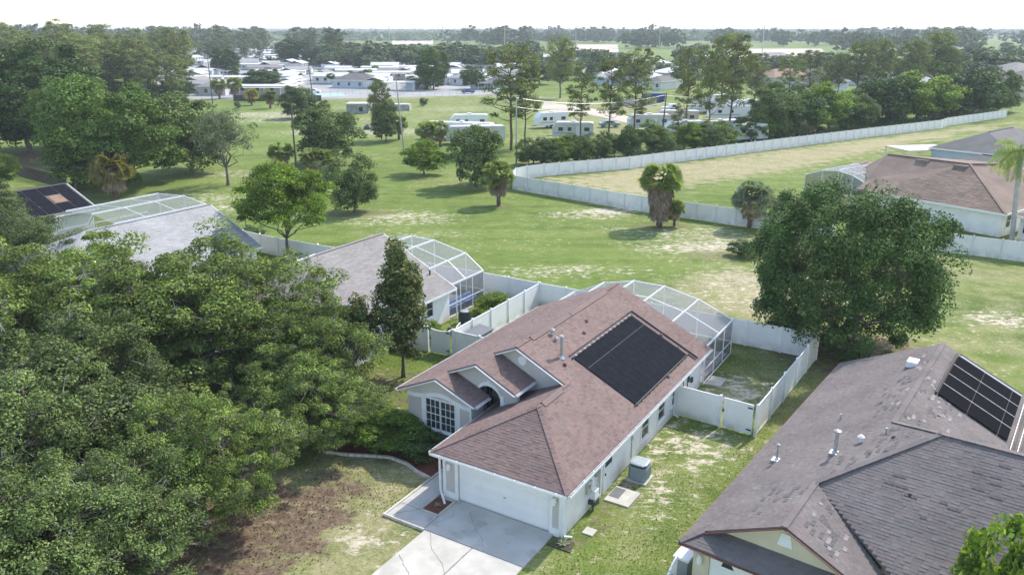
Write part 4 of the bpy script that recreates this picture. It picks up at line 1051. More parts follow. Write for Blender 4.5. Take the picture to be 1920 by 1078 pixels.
    def tabs(n, af, ef, mesh, kind):
        for _ in range(n):
            a, d = af(), ef()
            if kind == 'L':           # left plane: eave along x, upslope -y
                u = Vector((-1, 0, 0)); v = Vector((0, -1, s)).normalized(); p = Vector((a, -d, z(d)))
                if a < ap and d > mg - .1 and d - mg > (a - hfa): continue
                if d > m1 - .25 and a > ra: continue
                if a > ap - .5 and a <= ra and d > m2 - .3 - (a - ap): continue
            elif kind == 'F':         # front plane: eave along y, upslope +x
                u = Vector((0, -1, 0)); v = Vector((1, 0, sf)).normalized(); p = Vector((a, -d, z2 - sf * (ap - a)))
                if d < m2 - (a - ap) * -1.0 - 7.0 + 7.2 and (m2 - d) > (ap - a) - .3: continue
            elif kind == 'G':
                u = Vector((1, 0, 0)); v = Vector((0, 1, s)).normalized(); p = Vector((a, -d, zg - s * (d - mg)))
            else:
                u = Vector((1, 0, 0)); v = Vector((0, 1, s)).normalized(); p = Vector((a, -d, z1 - s * (d - m1)))
            nrm = u.cross(v)
            if nrm.z < 0: nrm = -nrm
            q = round(p.dot(v) / .145) * .145; p = p + v * (q - p.dot(v))
            o = link('shingle', mesh, root); M3 = Matrix((u, v, nrm)).transposed().to_4x4(); M3.translation = p; o.matrix_basis = M3 @ Matrix.Diagonal((rg.uniform(.45, 1.1), 1, 1, 1))
    U = rg.uniform
    def cl(ca, cd, ra_, rd): return (lambda: rg.gauss(ca, ra_)), (lambda: rg.gauss(cd, rd))
    for ca, cd, r1, r2, n in ((9.4, 5.2, 1.0, .4, 10), (8.0, 5.4, .9, .5, 12), (6.9, 5.0, .6, .4, 10), (5.8, 4.0, .6, .3, 8), (11.8, 4.2, 1.0, .4, 10), (14, 4.3, 1.4, .3, 14), (16.5, 4.5, 1.2, .3, 8), (4.2, 3.1, .3, .2, 4), (3.5, 2.6, .5, .25, 8), (2.4, 1.9, .6, .2, 3)):
        tabs(n, *cl(ca, cd, r1, r2), dm, 'L')
    for ca, cd, r1, r2, n in ((7.0, 10.3, .35, .35, 7), (6.4, 8.6, .35, .45, 6), (5.3, 6.4, .25, .35, 4), (5.9, 11.0, .5, .5, 6), (4.4, 9.5, .6, 1.2, 3), (5.0, 7.2, .3, .4, 3)):
        tabs(n, *cl(ca, cd, r1, r2), dm, 'F')
    tabs(16, lambda: U(1.0, 3.6), lambda: U(3.75, 5.2), dm, 'G'); tabs(12, lambda: U(1.0, 3.6), lambda: U(3.7, 5.6), pm_, 'G')
    tabs(18, lambda: U(10.5, 15), lambda: U(5.2, 6.6), dm, 'R'); tabs(26, lambda: U(10.5, 17), lambda: U(5.15, 7.0), pm_, 'R'); tabs(8, lambda: U(10, 20), lambda: U(4.4, 4.9), pm_, 'L')
    tabs(4, lambda: .45, lambda: U(1.2, 3.0), dm, 'S') if False else None
    # flues and cowls
    def flue(a, d, h, r, nm='flue_pipe'):
        zz = z(d); mb = MB(); mb.tube(A(a, d, zz - .05), A(a, d, zz + h), r, n=10); mb.tube(A(a, d, zz + h), A(a, d, zz + h + .05), r * 2.0, n=12); mb.tube(A(a, d, zz + h + .05), A(a, d, zz + h + .1), r * 2.0, r * .6, n=12); mb.tube(A(a, d, zz), A(a, d, zz + .14), r * 2.4, r, n=10)
        mb.box(a - .2, -d - .2, zz - .09 + .0, a + .2, -d + .2, zz + .06); mb.build(nm, mt['metal'], root)
    flue(7.07, 3.47, 1.0, .075); flue(7.03, 1.17, .72, .045)
    mb = MB(); mb.tube(A(8.0, 4.2, z(4.2)), A(8.0, 4.2, z(4.2) + .22), .06); mb.lathe([(.12, 0), (.15, .06), (.06, .14)], 10, A(8.0, 4.2, z(4.2) + .2)); mb.build('vent_cowl', mt['white'], root)
    for (a, d) in ((8.6, 5.0), (11.2, 2.6)):
        MB().tube(A(a, d, z(d)), A(a, d, z(d) + .28), .035, n=8).build('vent_stub', mt['metal'], root)
    MB().box(17.6, -4.45, z(4.1) + .02, 18.3, -3.95, z(4.1) + .33).build('roof_box', mt['white'], root)
    # drain streaks are left to the shingle stains; solar panels in a 3 x 4 grid
    ra_ = lambda a, d, h: (a, -d, z1 - s * (d - m1) + h)
    sp = empty('solar_array'); sp.parent = root
    a0, a1, d0, d1 = 14.85, 20.5, 5.9, 8.95
    for i in range(4):
        aa = a0 + (a1 - a0) * i / 4; ab = a0 + (a1 - a0) * (i + 1) / 4 - .05
        for (da, db) in ((d0, d0 + 1.28), (d0 + 1.31, d0 + 2.62), (d0 + 2.65, d1)):
            MB().poly([ra_(aa, da, .12), ra_(ab, da, .12), ra_(ab, db, .12), ra_(aa, db, .12)], .04).build('solar_panel', mt['solar_pv'], sp)
        MB().bar(ra_(ab + .025, d0, .11), ra_(ab + .025, d1, .11), .03, .03).build('panel_rail', mt['metal'], sp)
    MB().bar(ra_(a1 + .3, d0 + .05, .1), ra_(a1 + .3, d1, .1), .06, .06).build('pipe', mt['black'], sp); MB().bar(ra_(a1 + .18, d0 + .1, .08), ra_(a1 + .18, d1, .08), .05, .05).build('pipe', mt['white'], sp)
    MB().tube(ra_(a0 - .1, d0 - .08, .12), ra_(a1, d0 - .08, .12), .05).build('pipe', mt['black'], sp)
    for k in range(5): MB().tube(ra_(a0 - 1.6, d1 + .2 + .14 * k, .06), ra_(a1 + .1, d1 + .2 + .14 * k, .06), .022, n=6).build('pipe', mt['black' if k % 2 else 'metal'], sp)
    MB().bar((ra + .25, -6.2, z1 - s * (6.2 - m1) + .05), (ra - .55, -8.8, z1 - s * (8.8 - m1) + .12), .14, .03).build('flashing', mt['white'], root)
    gutter(root, A(L, 10.1, he - .02), A(10, 10.1, he - .02), (0, -1, 0), mt['white'], size=.16)
    return root
cream_house()
MB_ = MB()
ec = empty('side_awning', CO_ + Vector((0, 0, 0)), math.pi / 2 - CY, 'white screened porch roof at the right edge beside the cream house', 'porch')
MB().box(20.6, -11.4, 2.5, 24, -13.5, 2.6).build('roof_panel', mt['alu'], ec)
for i in range(4): MB().bar((20.65 + i * 1.0, -11.5, 2.62), (20.65 + i * 1.0, -13.4, 2.62), .06, .05).build('rib', mt['white'], ec)
for x, y in ((20.7, -11.5), (23.9, -11.5), (20.7, -13.4), (23.9, -13.4)): MB().box(x, y, 0, x + .08, y + .08, 2.49).build('post', mt['white'], ec)

# ------------------------------------------------------------------ left neighbour (taupe house)
def ridge_house(loc, rz, label, he, sl, W, a0, rb, hip_a, roofm, wallm, trimm=None, group=None, shing=True, tabw=(.25, .6), back_hip=0.0):
    """gable-ended (rear) house with a hipped front; right eave on y=0, runs from x=a0 (front) to 0 (rear)"""
    root = empty('house', loc, rz, label, 'house', group)
    zr = he + sl * rb; trimm = trimm or mt['white']
    ra, rr = a0 + hip_a, -back_hip
    zl = zr - sl * (W - rb)
    P = [[(a0, 0, he), (0, 0, he), (rr, rb, zr), (ra, rb, zr)], [(0, W, zl), (a0, W, zl), (ra, rb, zr), (rr, rb, zr)], [(a0, W, zl), (a0, 0, he), (ra, rb, zr)]]
    if back_hip: P.append([(0, 0, he), (0, W, zl), (rr, rb, zr)])
    for p in P:
        pl = MB().poly(p, .12).build('roof', roofm, root)
        if shing:
            o = shingle_layer(MB(), p, expo=.2, tab=tabw).build('shingles', roofm, pl); o['kind'] = 'stuff'
    c = MB()
    c.bar((ra, rb, zr + .02), (rr, rb, zr + .02), .26, .03); c.bar((a0, 0, he + .02), (ra, rb, zr + .02), .24, .03)
    c.build('ridge_caps', roofm, root)
    MB().bar((a0, -.02, he - .08), (0, -.02, he - .08), .04, .16).build('fascia', trimm, root)
    MB().bar((a0 - .02, 0, he - .08), (a0 - .02, W, zl - .08), .04, .16).build('fascia', trimm, root)
    if not back_hip:
        for p, q in (((.02, 0, he - .06), (.02, rb, zr - .06)), ((.02, rb, zr - .06), (.02, W, zl - .06))): MB().bar(p, q, .04, .16, up=(1, 0, 0)).build('rake_board', trimm, root)
    o_ = .4; hw = min(he, zl) - .05
    MB().box(a0 + o_, o_, 0, -o_, o_ + .2, hw).build('side_wall', wallm, root)
    MB().box(a0 + o_, W - o_ - .2, 0, -o_, W - o_, hw).build('side_wall', wallm, root)
    MB().box(a0 + o_, o_ + .201, 0, a0 + o_ + .2, W - o_ - .201, hw).build('front_wall', wallm, root)
    top = [(-o_, rb, zr - .2)] if not back_hip else []
    MB().poly([(-o_, o_ + .201, 0), (-o_, W - o_ - .201, 0), (-o_, W - o_ - .201, hw)] + top + [(-o_, o_ + .201, hw)], .2, d=(-1, 0, 0)).build('rear_wall', wallm, root)
    return root
nb = ridge_house(G(856, 540, 2.45) * 1, HRZ, 'taupe roofed house between the dark magnolia and its curved screen cage', 2.45, .48, 13.7, -17.5, 6.85, 9.9, mt['taupe_shingle'], mt['stucco_w'])
nb.location.z = 0
window(nb, (-3.2, .4, 1.0), .7, 1.1, (1, 0, 0), (0, -1, 0), 1, 2)
MB().bar((-10.6, 6.7, 5.75), (-7.3, 6.85, 5.78), .12, .05).build('ridge_flashing', mt['white'], nb)
MB().tube((-.7, 1.9, 3.3), (-.7, 1.9, 3.7), .06).build('vent_stub', mt['dark'], nb)
MB().bar((-.1, -.05, .1), (-.1, -.05, 2.3), .08, .06).build('downspout', mt['white'], nb)
cage(nb, [(.62, 2.5), (2.3, 3.7), (5.4, 4.35), (7.7, 4.38), (10.1, 3.9), (12.6, 2.6)], -.3, 4.6, near_z=[2.5, 3.6, 4.35, 4.38, 3.9, 2.6])
MB().box(-.39, .5, 0, 4.55, 12.6, .07).build('pool_deck', mt['paver'], nb)
bl = MB()
for k in range(3): bl.tube((.2, .95 + k * .30, .45 + k * .12), (3.9, .95 + k * .30, .45 + k * .12), .2, n=10)
bl.build('pool_cover_roll', mt['blue'], nb)
# pale grey house further left
n2_ = ridge_house(G(492, 462, 2.45) * 1, HRZ, 'pale grey roofed house rising behind the left canopy of oaks', 2.45, .48, 12.9, -20, 6.4, 8, mt['pale_shingle'], mt['stucco_w'])
n2_.location.z = 0
cg = cage(n2_, [(8.4, 2.8), (10.4, 4.6), (13.5, 5.1), (17.5, 4.9), (19.6, 2.8)], -7.0, 2.6, purl=(.33, .66))
# solar roofed house at the far left
n3_ = ridge_house(G(184, 392, 2.3) * 1, HRZ, 'dark roofed house covered with solar mats at the left edge, behind the screen cage', 2.4, .42, 11, -13, 5.2, 6, mt['dark_shingle'], mt['stucco_w'])
n3_.location.z = 0
for i in range(7):
    for j in range(3):
        if i == 5 and j == 1: continue
        x0 = -11.5 + i * 1.62; b0 = .45 + j * 1.55; zz = lambda b: 2.4 + .42 * b + .07
        MB().poly([(x0, b0, zz(b0)), (x0 + 1.5, b0, zz(b0)), (x0 + 1.5, b0 + 1.45, zz(b0 + 1.45)), (x0, b0 + 1.45, zz(b0 + 1.45))], .04).build('solar_panel', mt['solar'], n3_)
MB().poly([(-3.3, 2.0, 3.31), (-2.0, 2.0, 3.31), (-2.0, 3.3, 3.86), (-3.3, 3.3, 3.86)], .02).build('bare_roof_patch', mt['rusty'], n3_)
fd = MB()
fl = empty('wooden_fence', G(30, 330), 0, 'dark slatted fence by the bright green hedge at the left edge', 'fence')
for i in range(26): MB().box(i * .5, -.4 * i, 0, i * .5 + .42, -.4 * i + .05, 1.7).build('board', mt['wood'], fl)

lf = empty('low_fence', CO_, math.pi / 2 - CY, 'low white fence with curved top rail by the cream house corner', 'fence')
for i in range(9):
    x = .15 - i * .17; zt = 1.55 - .055 * i * i * .35
    MB().box(x, 0.12, 0, x + .10, .15, zt).build('picket', mt['vinyl'], lf)
    MB().bar((x + .12, .135, zt + .02), (x - .05, .135, zt - .01 - .02 * i), .07, .06).build('top_rail', mt['vinyl'], lf)
wt = empty('storage_bin', CO_ + Vector((.15, .55, 0)), math.pi / 2 - CY, 'white lidded bin against the cream house side wall', 'bin')
MB().box(.2, -.3, 0, 1.0, .25, 1.1).build('body', mt['grey_plastic'], wt); MB().box(.15, -.35, 1.1, 1.05, .3, 1.2).build('lid', mt['white'], wt)

# ------------------------------------------------------------------ vegetation
RS = np.random.RandomState(42)
LG = {
 'oak': M_leaf('oak_leaves', [(0.050, 0.075, 0.020), (0.11, 0.16, 0.034), (0.165, 0.23, 0.046), (0.21, 0.275, 0.062), (0.22, 0.27, 0.10)], .16, .5),
 'live': M_leaf('live_oak_leaves', [(0.05, 0.08, 0.026), (0.09, 0.135, 0.036), (0.14, 0.19, 0.052), (0.20, 0.24, 0.11)], .14, .5),
 'round': M_leaf('dense_green_leaves', [(0.03, 0.058, 0.018), (0.052, 0.098, 0.026), (0.085, 0.148, 0.04), (0.12, 0.18, 0.06)], .12),
 'lime': M_leaf('lime_green_leaves', [(0.09, 0.12, 0.035), (0.112, 0.188, 0.025), (0.188, 0.288, 0.037), (0.288, 0.388, 0.062)], .35),
 'magnolia': M_leaf('magnolia_leaves', [(0.039, 0.063, 0.024), (0.068, 0.105, 0.033), (0.120, 0.150, 0.045), (0.225, 0.180, 0.060)], .15),
 'grey': M_leaf('grey_green_leaves', [(0.105, 0.135, 0.075), (0.165, 0.203, 0.112), (0.240, 0.270, 0.165)], .3),
 'pine': M_leaf('pine_needles', [(0.1, 0.135, 0.045), (0.15, 0.19, 0.055), (0.2, 0.24, 0.075), (0.26, 0.26, 0.1)], .15),
 'bright': M_leaf('bright_green_leaves', [(0.05, 0.09, 0.02), (0.09, 0.155, 0.032), (0.14, 0.22, 0.048), (0.18, 0.26, 0.07)], .15),
 'hedge': M_leaf('hedge_leaves', [(0.07, 0.12, 0.025), (0.13, 0.21, 0.035), (0.19, 0.28, 0.05)], .3),
 'far': M_leaf('far_leaves', [(0.07, 0.1, 0.045), (0.105, 0.145, 0.06), (0.16, 0.19, 0.08)], .1, .25),
 'palm': M_leaf('palm_fronds', [(0.15, 0.2, 0.06), (0.22, 0.28, 0.08), (0.3, 0.34, 0.12)], .3),
 'blue_palm': M_leaf('silvery_palm_fronds', [(0.22, 0.27, 0.16), (0.32, 0.37, 0.25)], .25),
 'dead': M_leaf('dead_fronds', [(0.182, 0.130, 0.091), (0.312, 0.234, 0.169), (0.390, 0.312, 0.234)], .15),
 'gold': M_leaf('golden_fronds', [(0.3, 0.27, 0.08), (0.38, 0.31, 0.11), (0.22, 0.25, 0.08)], .3),
 'grass': M_leaf('grass_blades', [(0.15, 0.20, 0.04), (0.20, 0.26, 0.06), (0.28, 0.30, 0.11), (0.36, 0.33, 0.18)], .4),
}
def unit(a): return a / np.maximum(1e-9, np.linalg.norm(a, axis=-1, keepdims=True))
def leaves(P, Nn, size, rs, aspect=1.7, jitter=.35):
    """rhombic leaves at points P facing Nn"""
    n = len(P); s = size * (1 + rs.uniform(-jitter, jitter, n))[:, None]
    t = unit(np.cross(Nn, rs.normal(size=(n, 3)))); b = np.cross(Nn, t)
    t = t * s * .5 * aspect ** .5; b = b * s * .5 / aspect ** .5
    return np.stack([P - t, P - b * 1.0, P + t, P + b * 1.0], 1)
def clumps(C, Rc, per, rs, flat=.8, shell=.45, up=.35, out=.8):
    """leaf points + normals on bumpy clumps with centres C and radii Rc"""
    k = len(C); idx = np.repeat(np.arange(k), per)
    d = unit(rs.normal(size=(len(idx), 3))); d[:, 2] = np.where(d[:, 2] < -.3, -d[:, 2] * .6, d[:, 2])
    d = unit(d)
    r = shell + (1 - shell) * rs.uniform(0, 1, len(idx)) ** .7
    P = C[idx] + d * (Rc[idx] * r)[:, None] * np.array([1, 1, flat])
    Nn = unit(d * out + rs.normal(size=d.shape) * .55 + np.array([0, 0, up]))
    return P, Nn
def crown_pts(rs, n, cx, rx, rz, zc, under=.35, bumps=.18, fill=.35, taper=0.0, boxy=0.0):
    """clump centres near the surface of a lumpy ellipsoid crown"""
    d = unit(rs.normal(size=(n, 3))); d[:, 2] = np.where(d[:, 2] < -under, np.abs(d[:, 2]) * .8, d[:, 2]); d = unit(d)
    hxy = np.maximum(.3, np.hypot(d[:, 0], d[:, 1]))
    if boxy: d[:, :2] *= (hxy ** -boxy)[:, None]
    r = np.where(rs.uniform(size=n) < fill, rs.uniform(.25, .8, n), rs.uniform(.8, 1.0, n))
    ph = rs.uniform(0, 6.28, 6); a = np.arctan2(d[:, 1], d[:, 0])
    bump = 1 + bumps * (np.sin(2 * a + ph[0]) * .5 + np.sin(3 * a + ph[1] + d[:, 2] * 3) * .5 + np.sin(5 * a + ph[2] + d[:, 2] * 5) * .45)
    P = d * r[:, None] * bump[:, None] * np.array([rx, rx, rz])
    if taper: 
        k = 1 - taper * (P[:, 2] / rz + 1) * .5; P[:, :2] *= k[:, None]
    return P + np.array([cx[0], cx[1], zc])
def wood_mesh(name, segs, mat, n=6):
    mb = MB()
    for p, q, r0, r1 in segs: mb.tube(p, q, r0, r1, n, cap=False)
    return mb.mesh(name, mat, smooth=True)
def limbs(rs, base_h, tr, C, top, n_limbs=9, lean=(0, 0), wig=.25, twigs=True, tr_top=.6):
    """trunk, main limbs towards the clump centres, and a twig to every clump"""
    S = []; c = np.array([0., 0., 0.]); steps = 4
    for i in range(steps):
        q = np.array([lean[0] * (i + 1) / steps + rs.uniform(-.1, .1) * tr * 2, lean[1] * (i + 1) / steps + rs.uniform(-.1, .1) * tr * 2, base_h * (i + 1) / steps])
        r0 = tr * (1.25 if i == 0 else 1) * (1 - (1 - tr_top) * i / steps); r1 = tr * (1 - (1 - tr_top) * (i + 1) / steps); S.append((c, q, r0, r1)); c = q
    top0 = c; nodes = [(top0, tr * tr_top)]
    pick = C[rs.permutation(len(C))[:n_limbs]]
    for t in pick:
        p = top0; r = tr * tr_top * .62
        for k in range(4):
            f = (k + 1) / 4
            q = top0 + (t - top0) * f * .85 + rs.normal(size=3) * wig * (1 - f * .5) * np.array([1, 1, .5]); q[2] += .35 * math.sin(f * 3.1) * wig * 2
            r2 = r * .68; S.append((p, q, r, r2)); nodes.append((q, r2)); p, r = q, r2
    if twigs:
        NP = np.array([x[0] for x in nodes])
        for t in C:
            i = int(np.argmin(((NP - t) ** 2).sum(1) + 2.0 * np.maximum(0, NP[:, 2] - t[2])))
            r = min(nodes[i][1] * .5, tr * .14) + .006; m = (NP[i] + t) / 2 + rs.normal(size=3) * .12
            S.append((NP[i], m, r, r * .6)); S.append((m, t, r * .6, r * .25))
    return S

TREES = {}
def make_tree(key, seed, H_, rx, rz, trunk_h, tr, nc, rc, per, leaf, mat, bark='bark', under=.35, bumps=.18, fill=.35, taper=0.0, flat=.8, nl=9, up=.35, aspect=1.7, shell=.45, lean=(0, 0), wig=.25, tube_n=6, twigs=True, zc=None, twig=0, boxy=0.0):
    rs = np.random.RandomState(seed); zc = zc if zc is not None else H_ - rz
    C = crown_pts(rs, nc, (lean[0], lean[1]), rx - rc * .6, rz - rc * .5, zc, under, bumps, fill, taper, boxy)
    Rc = rc * rs.uniform(.5, 1.45, nc)
    P, Nn = clumps(C, Rc, per, rs, flat, shell, up)
    cm = quads_mesh('crown', leaves(P, Nn, leaf, rs, aspect), mat)
    ex = None
    if twig:
        T = []
        for c in C[rs.permutation(len(C))[:twig]]:
            d = unit(c - np.array([0, 0, zc * .55])); b = c - d * rc * .4
            for _ in range(4):
                e = unit(d + rs.normal(size=3) * .55); m_ = b + e * rc * .8; t_ = m_ + unit(e + rs.normal(size=3) * .4) * rc * .9; T += [(b, m_, .032, .022), (m_, t_, .022, .008)]
        ex = wood_mesh('bare_twigs', T, mt['twig'], 4)
    tm = wood_mesh('trunk', limbs(rs, trunk_h, tr, C, H_, nl, lean, wig, twigs), mt[bark], tube_n)
    TREES.setdefault(key, []).append((cm, tm, H_, rx * 2, ex))
def make_pine(key, seed, H_, rx, nc, rc, per, leaf, mat, start=.45, tr=.2, sparse=1.0, dead=6):
    rs = np.random.RandomState(seed); C = []; S = []; p = np.zeros(3); steps = 7
    pts = [p]
    for i in range(steps):
        q = np.array([rs.normal() * .12, rs.normal() * .12, H_ * .97 * (i + 1) / steps]); S.append((p, q, tr * (1 - .85 * i / steps), tr * (1 - .85 * (i + 1) / steps))); p = q; pts.append(q)
    def tp(z):
        f = z / (H_ * .97) * steps; i = min(steps - 1, int(f)); return pts[i] + (pts[i + 1] - pts[i]) * (f - i)
    for i in range(nc):
        h = start + (1 - start) * (i + rs.uniform()) / nc; env = math.sin(math.pi * min(.9, (h - start) / (1 - start) * .68 + .18)) ** .6
        a = rs.uniform(0, 6.28); rr = rx * env * rs.uniform(.35, 1.0); z = h * H_ * .96
        c = tp(z) + np.array([math.cos(a) * rr, math.sin(a) * rr, rs.uniform(.0, .9)]); C.append(c)
        b = tp(max(z - rr * .35, 1)); m = (b + c) / 2 + np.array([0, 0, -.15]); r = .035 + .02 * rr
        S.append((b, m, r, r * .7)); S.append((m, c, r * .7, .012))
    for i in range(dead):
        z = H_ * rs.uniform(.25, start + .1); a = rs.uniform(0, 6.28); b = tp(z); S.append((b, b + np.array([math.cos(a), math.sin(a), .2]) * rs.uniform(.6, 1.8), .03, .008))
    C = np.array(C); Rc = rc * rs.uniform(.6, 1.35, nc)
    P, Nn = clumps(C, Rc, per, rs, .95, .2, .5, .5)
    cm = quads_mesh('crown', leaves(P, Nn, leaf, rs, 2.8), mat)
    TREES.setdefault(key, []).append((cm, wood_mesh('trunk', S, mt['pine_bark'], 5), H_, rx * 2, None))
def fan_leaf(c, d, upv, size, rs, n=13, droop=.12, spread=2.1):
    """one palmate frond: n narrow segments round the tip of its stalk"""
    side = np.cross(d, upv); side /= np.linalg.norm(side) + 1e-9; nn = np.cross(side, d); out = []
    for i in range(n):
        a = (i / (n - 1) - .5) * spread; v = d * math.cos(a) + side * math.sin(a)
        tip = c + v * size * rs.uniform(.85, 1.05) - np.array([0, 0, droop * size * rs.uniform(.5, 1.2)]); mid = c + v * size * .55 + nn * .05 * size
        w = np.cross(v, nn); w = w / (np.linalg.norm(w) + 1e-9) * size * .11
        out.append([c, mid - w, tip, mid + w])
    return out
def make_palm(key, seed, H_, head_r, n_green, n_dead, mat_g, trunk_r=.2, head_flat=.85, frond=.85, skirt=1.4):
    rs = np.random.RandomState(seed); g = []; dd = []; top = np.array([rs.normal() * .1, rs.normal() * .1, H_ - head_r * .75])
    for i in range(n_green):
        el = math.asin(rs.uniform(-.4, .9)); a = rs.uniform(0, 6.28); d = np.array([math.cos(a) * math.cos(el), math.sin(a) * math.cos(el), math.sin(el)])
        st = head_r * rs.uniform(.45, .62); c = top + d * st
        g += fan_leaf(c, unit(d + np.array([0, 0, -.15])), unit(np.array([0, 0, 1.]) + rs.normal(size=3) * .9), frond * rs.uniform(.8, 1.1) * head_r * .62, rs)
    for i in range(n_dead):
        a = rs.uniform(0, 6.28); z = rs.uniform(0, skirt); r = trunk_r + rs.uniform(.15, .55) * head_r * .7 * (1 - z / (skirt + 1.2))
        d = np.array([math.cos(a) * .35, math.sin(a) * .35, -1.]); c = top + np.array([math.cos(a) * r, math.sin(a) * r, -z + .1])
        dd += fan_leaf(c, unit(d), np.array([math.cos(a), math.sin(a), .2]), head_r * .5 * rs.uniform(.7, 1.2), rs, 8, .1, 1.6)
    cm = quads_mesh('fronds', np.array(g), mat_g); dm = quads_mesh('dead_fronds', np.array(dd), LG['dead']) if dd else None
    S = []; p = np.zeros(3); k = max(3, int(top[2] / .3))
    for i in range(k):
        q = top * (i + 1) / k; S.append((p, q, trunk_r * (1.15 if i % 2 else .95), trunk_r * (.95 if i % 2 else 1.15))); p = q
    TREES.setdefault(key, []).append((cm, wood_mesh('trunk', S, mt['palm_bark'], 9), H_, head_r * 2, dm))
def place(key, name, cat, pos, hm, wm, label, group=None, i=None, rz=None):
    """one tree: an Empty at its foot with its crown and trunk as parts, sharing mesh data with its kind"""
    v = TREES[key]; k = (random.randrange(len(v)) if i is None else i % len(v)); cm, tm, h0, w0, ex = v[k]
    r = empty(name, pos, random.uniform(0, 6.28) if rz is None else rz, label, cat, group)
    r.scale = (wm / w0, wm / w0, hm / h0)
    palm = 'palm' in key
    link('fronds' if palm else 'crown', cm, r); link('trunk', tm, r)
    if ex is not None: tag(link('dead_fronds' if palm else 'bare_twigs', ex, r), kind='stuff')
    return r
def at(key, name, cat, u, v, wpx, hpx, label, group=None, i=None, rz=None, dz=0.0):
    p = G(u, v); s = mpp(p)
    # the crown leans towards the viewer: height seen from above shrinks with the down angle
    ang = math.atan2(CAM_H, p.y); hm = (hpx * s) / math.cos(ang) * .97
    return place(key, name, cat, p, hm, wpx * s, label, group, i, rz)

# --- tree kinds
make_tree('round', 1, 11.5, 6.6, 6.0, 1.0, .35, 340, .95, 340, .15, LG['round'], zc=5.4, boxy=.4, under=1.1, bumps=.13, fill=.12, flat=1.3, up=.5, nl=12, tube_n=7)
for sd_ in (2, 3):
    make_tree('oak', sd_, 10.0, 6.0, 4.4, 2.4, .34, 430, .62, 235, .115, LG['oak'], zc=5.2, twig=170, under=.9, bumps=.32, fill=.45, flat=.8, nl=16, wig=.5, tube_n=6)
make_tree('oak_fine', 4, 9.0, 5.5, 4.2, 2.0, .32, 520, .64, 230, .105, LG['live'], zc=4.6, twig=110, under=.95, bumps=.28, fill=.4, flat=.85, nl=16, wig=.5)
make_tree('oak_fine', 5, 9.0, 5.5, 4.2, 2.0, .32, 520, .64, 230, .105, LG['live'], zc=4.6, twig=110, under=.95, bumps=.28, fill=.4, flat=.85, nl=16, wig=.5)
make_tree('magnolia', 6, 8.5, 1.9, 3.9, 1.3, .13, 150, .48, 110, .15, LG['magnolia'], under=.95, bumps=.12, fill=.5, taper=.5, flat=1.0, nl=10, wig=.1, zc=4.7)
make_tree('magnolia_wide', 7, 5, 2.4, 2.1, 1.0, .12, 110, .5, 90, .15, LG['magnolia'], under=.8, bumps=.3, fill=.5, flat=.9, nl=10, wig=.2)
make_tree('lime', 8, 6.8, 3.4, 2.6, 1.7, .16, 190, .6, 190, .13, LG['lime'], twig=40, under=.6, bumps=.22, fill=.35, flat=.8, nl=10, wig=.3)
for sd_ in (9, 10, 11):
    make_tree('broad', sd_, 10, 5.0, 5.0, 1.3, .28, 190, .95, 330, .18, LG['round'], zc=5.1, boxy=.45, under=.97, bumps=.2, fill=.25, flat=.9, nl=8, twigs=False)
for sd_ in (51, 52):
    make_tree('bright', sd_, 10, 5.0, 5.0, 1.3, .28, 190, .95, 330, .18, LG['bright'], zc=5.1, boxy=.45, under=.97, bumps=.2, fill=.25, flat=.9, nl=8, twigs=False)
for sd_ in (12, 13):
    make_tree('dark', sd_, 7, 3.4, 3.5, .9, .2, 110, .8, 190, .19, LG['live'], zc=3.5, boxy=.45, under=.97, bumps=.2, fill=.3, flat=.9, nl=8, twigs=False)
for sd_ in (14, 15):
    make_tree('wispy', sd_, 8, 3.6, 3.2, 1.8, .2, 90, .8, 70, .17, LG['grey'], twig=50, under=.6, bumps=.3, fill=.5, flat=.8, nl=12, wig=.4)
for sd_ in (16, 17, 18):
    make_tree('limebush', sd_, 4, 2.2, 1.9, .6, .09, 60, .6, 140, .16, LG['lime'], zc=2.0, under=.97, bumps=.3, fill=.3, nl=6, twigs=False)
for sd_ in (19, 20, 21):
    make_tree('bush', sd_, 4, 2.3, 2.0, .5, .1, 60, .65, 140, .16, LG['round'], zc=2.0, boxy=.45, under=.97, bumps=.3, fill=.3, nl=6, twigs=False)
for sd_ in (45, 46):
    make_tree('hedge', sd_, 4, 2.3, 2.0, .5, .1, 80, .6, 200, .12, LG['hedge'], zc=2.0, under=.97, bumps=.2, fill=.3, nl=6, twigs=False)
make_tree('flat', 22, 4.5, 4.2, 1.2, 1.8, .16, 80, .55, 60, .2, LG['grey'], under=.2, bumps=.3, fill=.4, flat=.35, nl=12, wig=.5)
for sd_ in (23, 24, 25, 26):
    make_tree('far', sd_, 10, 5.2, 4.9, 2.0, .25, 60, 1.6, 26, 1.0, LG['far'], zc=5.0, boxy=.45, under=.97, bumps=.25, fill=.3, flat=.8, nl=5, twigs=False, aspect=1.3, tube_n=5)
for sd_ in (27, 28, 29, 30):
    make_pine('pine', sd_, 17, 3.4, 56, .95, 90, .27, LG['pine'], start=.33)
for sd_ in (31, 32, 33):
    make_pine('far_pine', sd_, 17, 3.6, 30, 1.6, 26, .8, LG['far'], start=.2, dead=0)
for sd_ in (34, 44):
    make_pine('wide_pine', sd_, 14, 4.6, 95, 1.1, 100, .27, LG['pine'], start=.32, tr=.24)
for sd_ in (35, 36, 37):
    make_palm('palm', sd_, 4.2, 1.7, 80, 44, LG['palm'], skirt=1.5)
make_palm('skirt_palm', 38, 6.0, 1.9, 90, 150, LG['palm'], trunk_r=.26, skirt=3.3)
make_palm('silver_palm', 39, 4.6, 1.9, 110, 50, LG['blue_palm'], skirt=1.6)
make_palm('gold_palm', 40, 3.9, 1.8, 80, 60, LG['gold'], skirt=1.2)
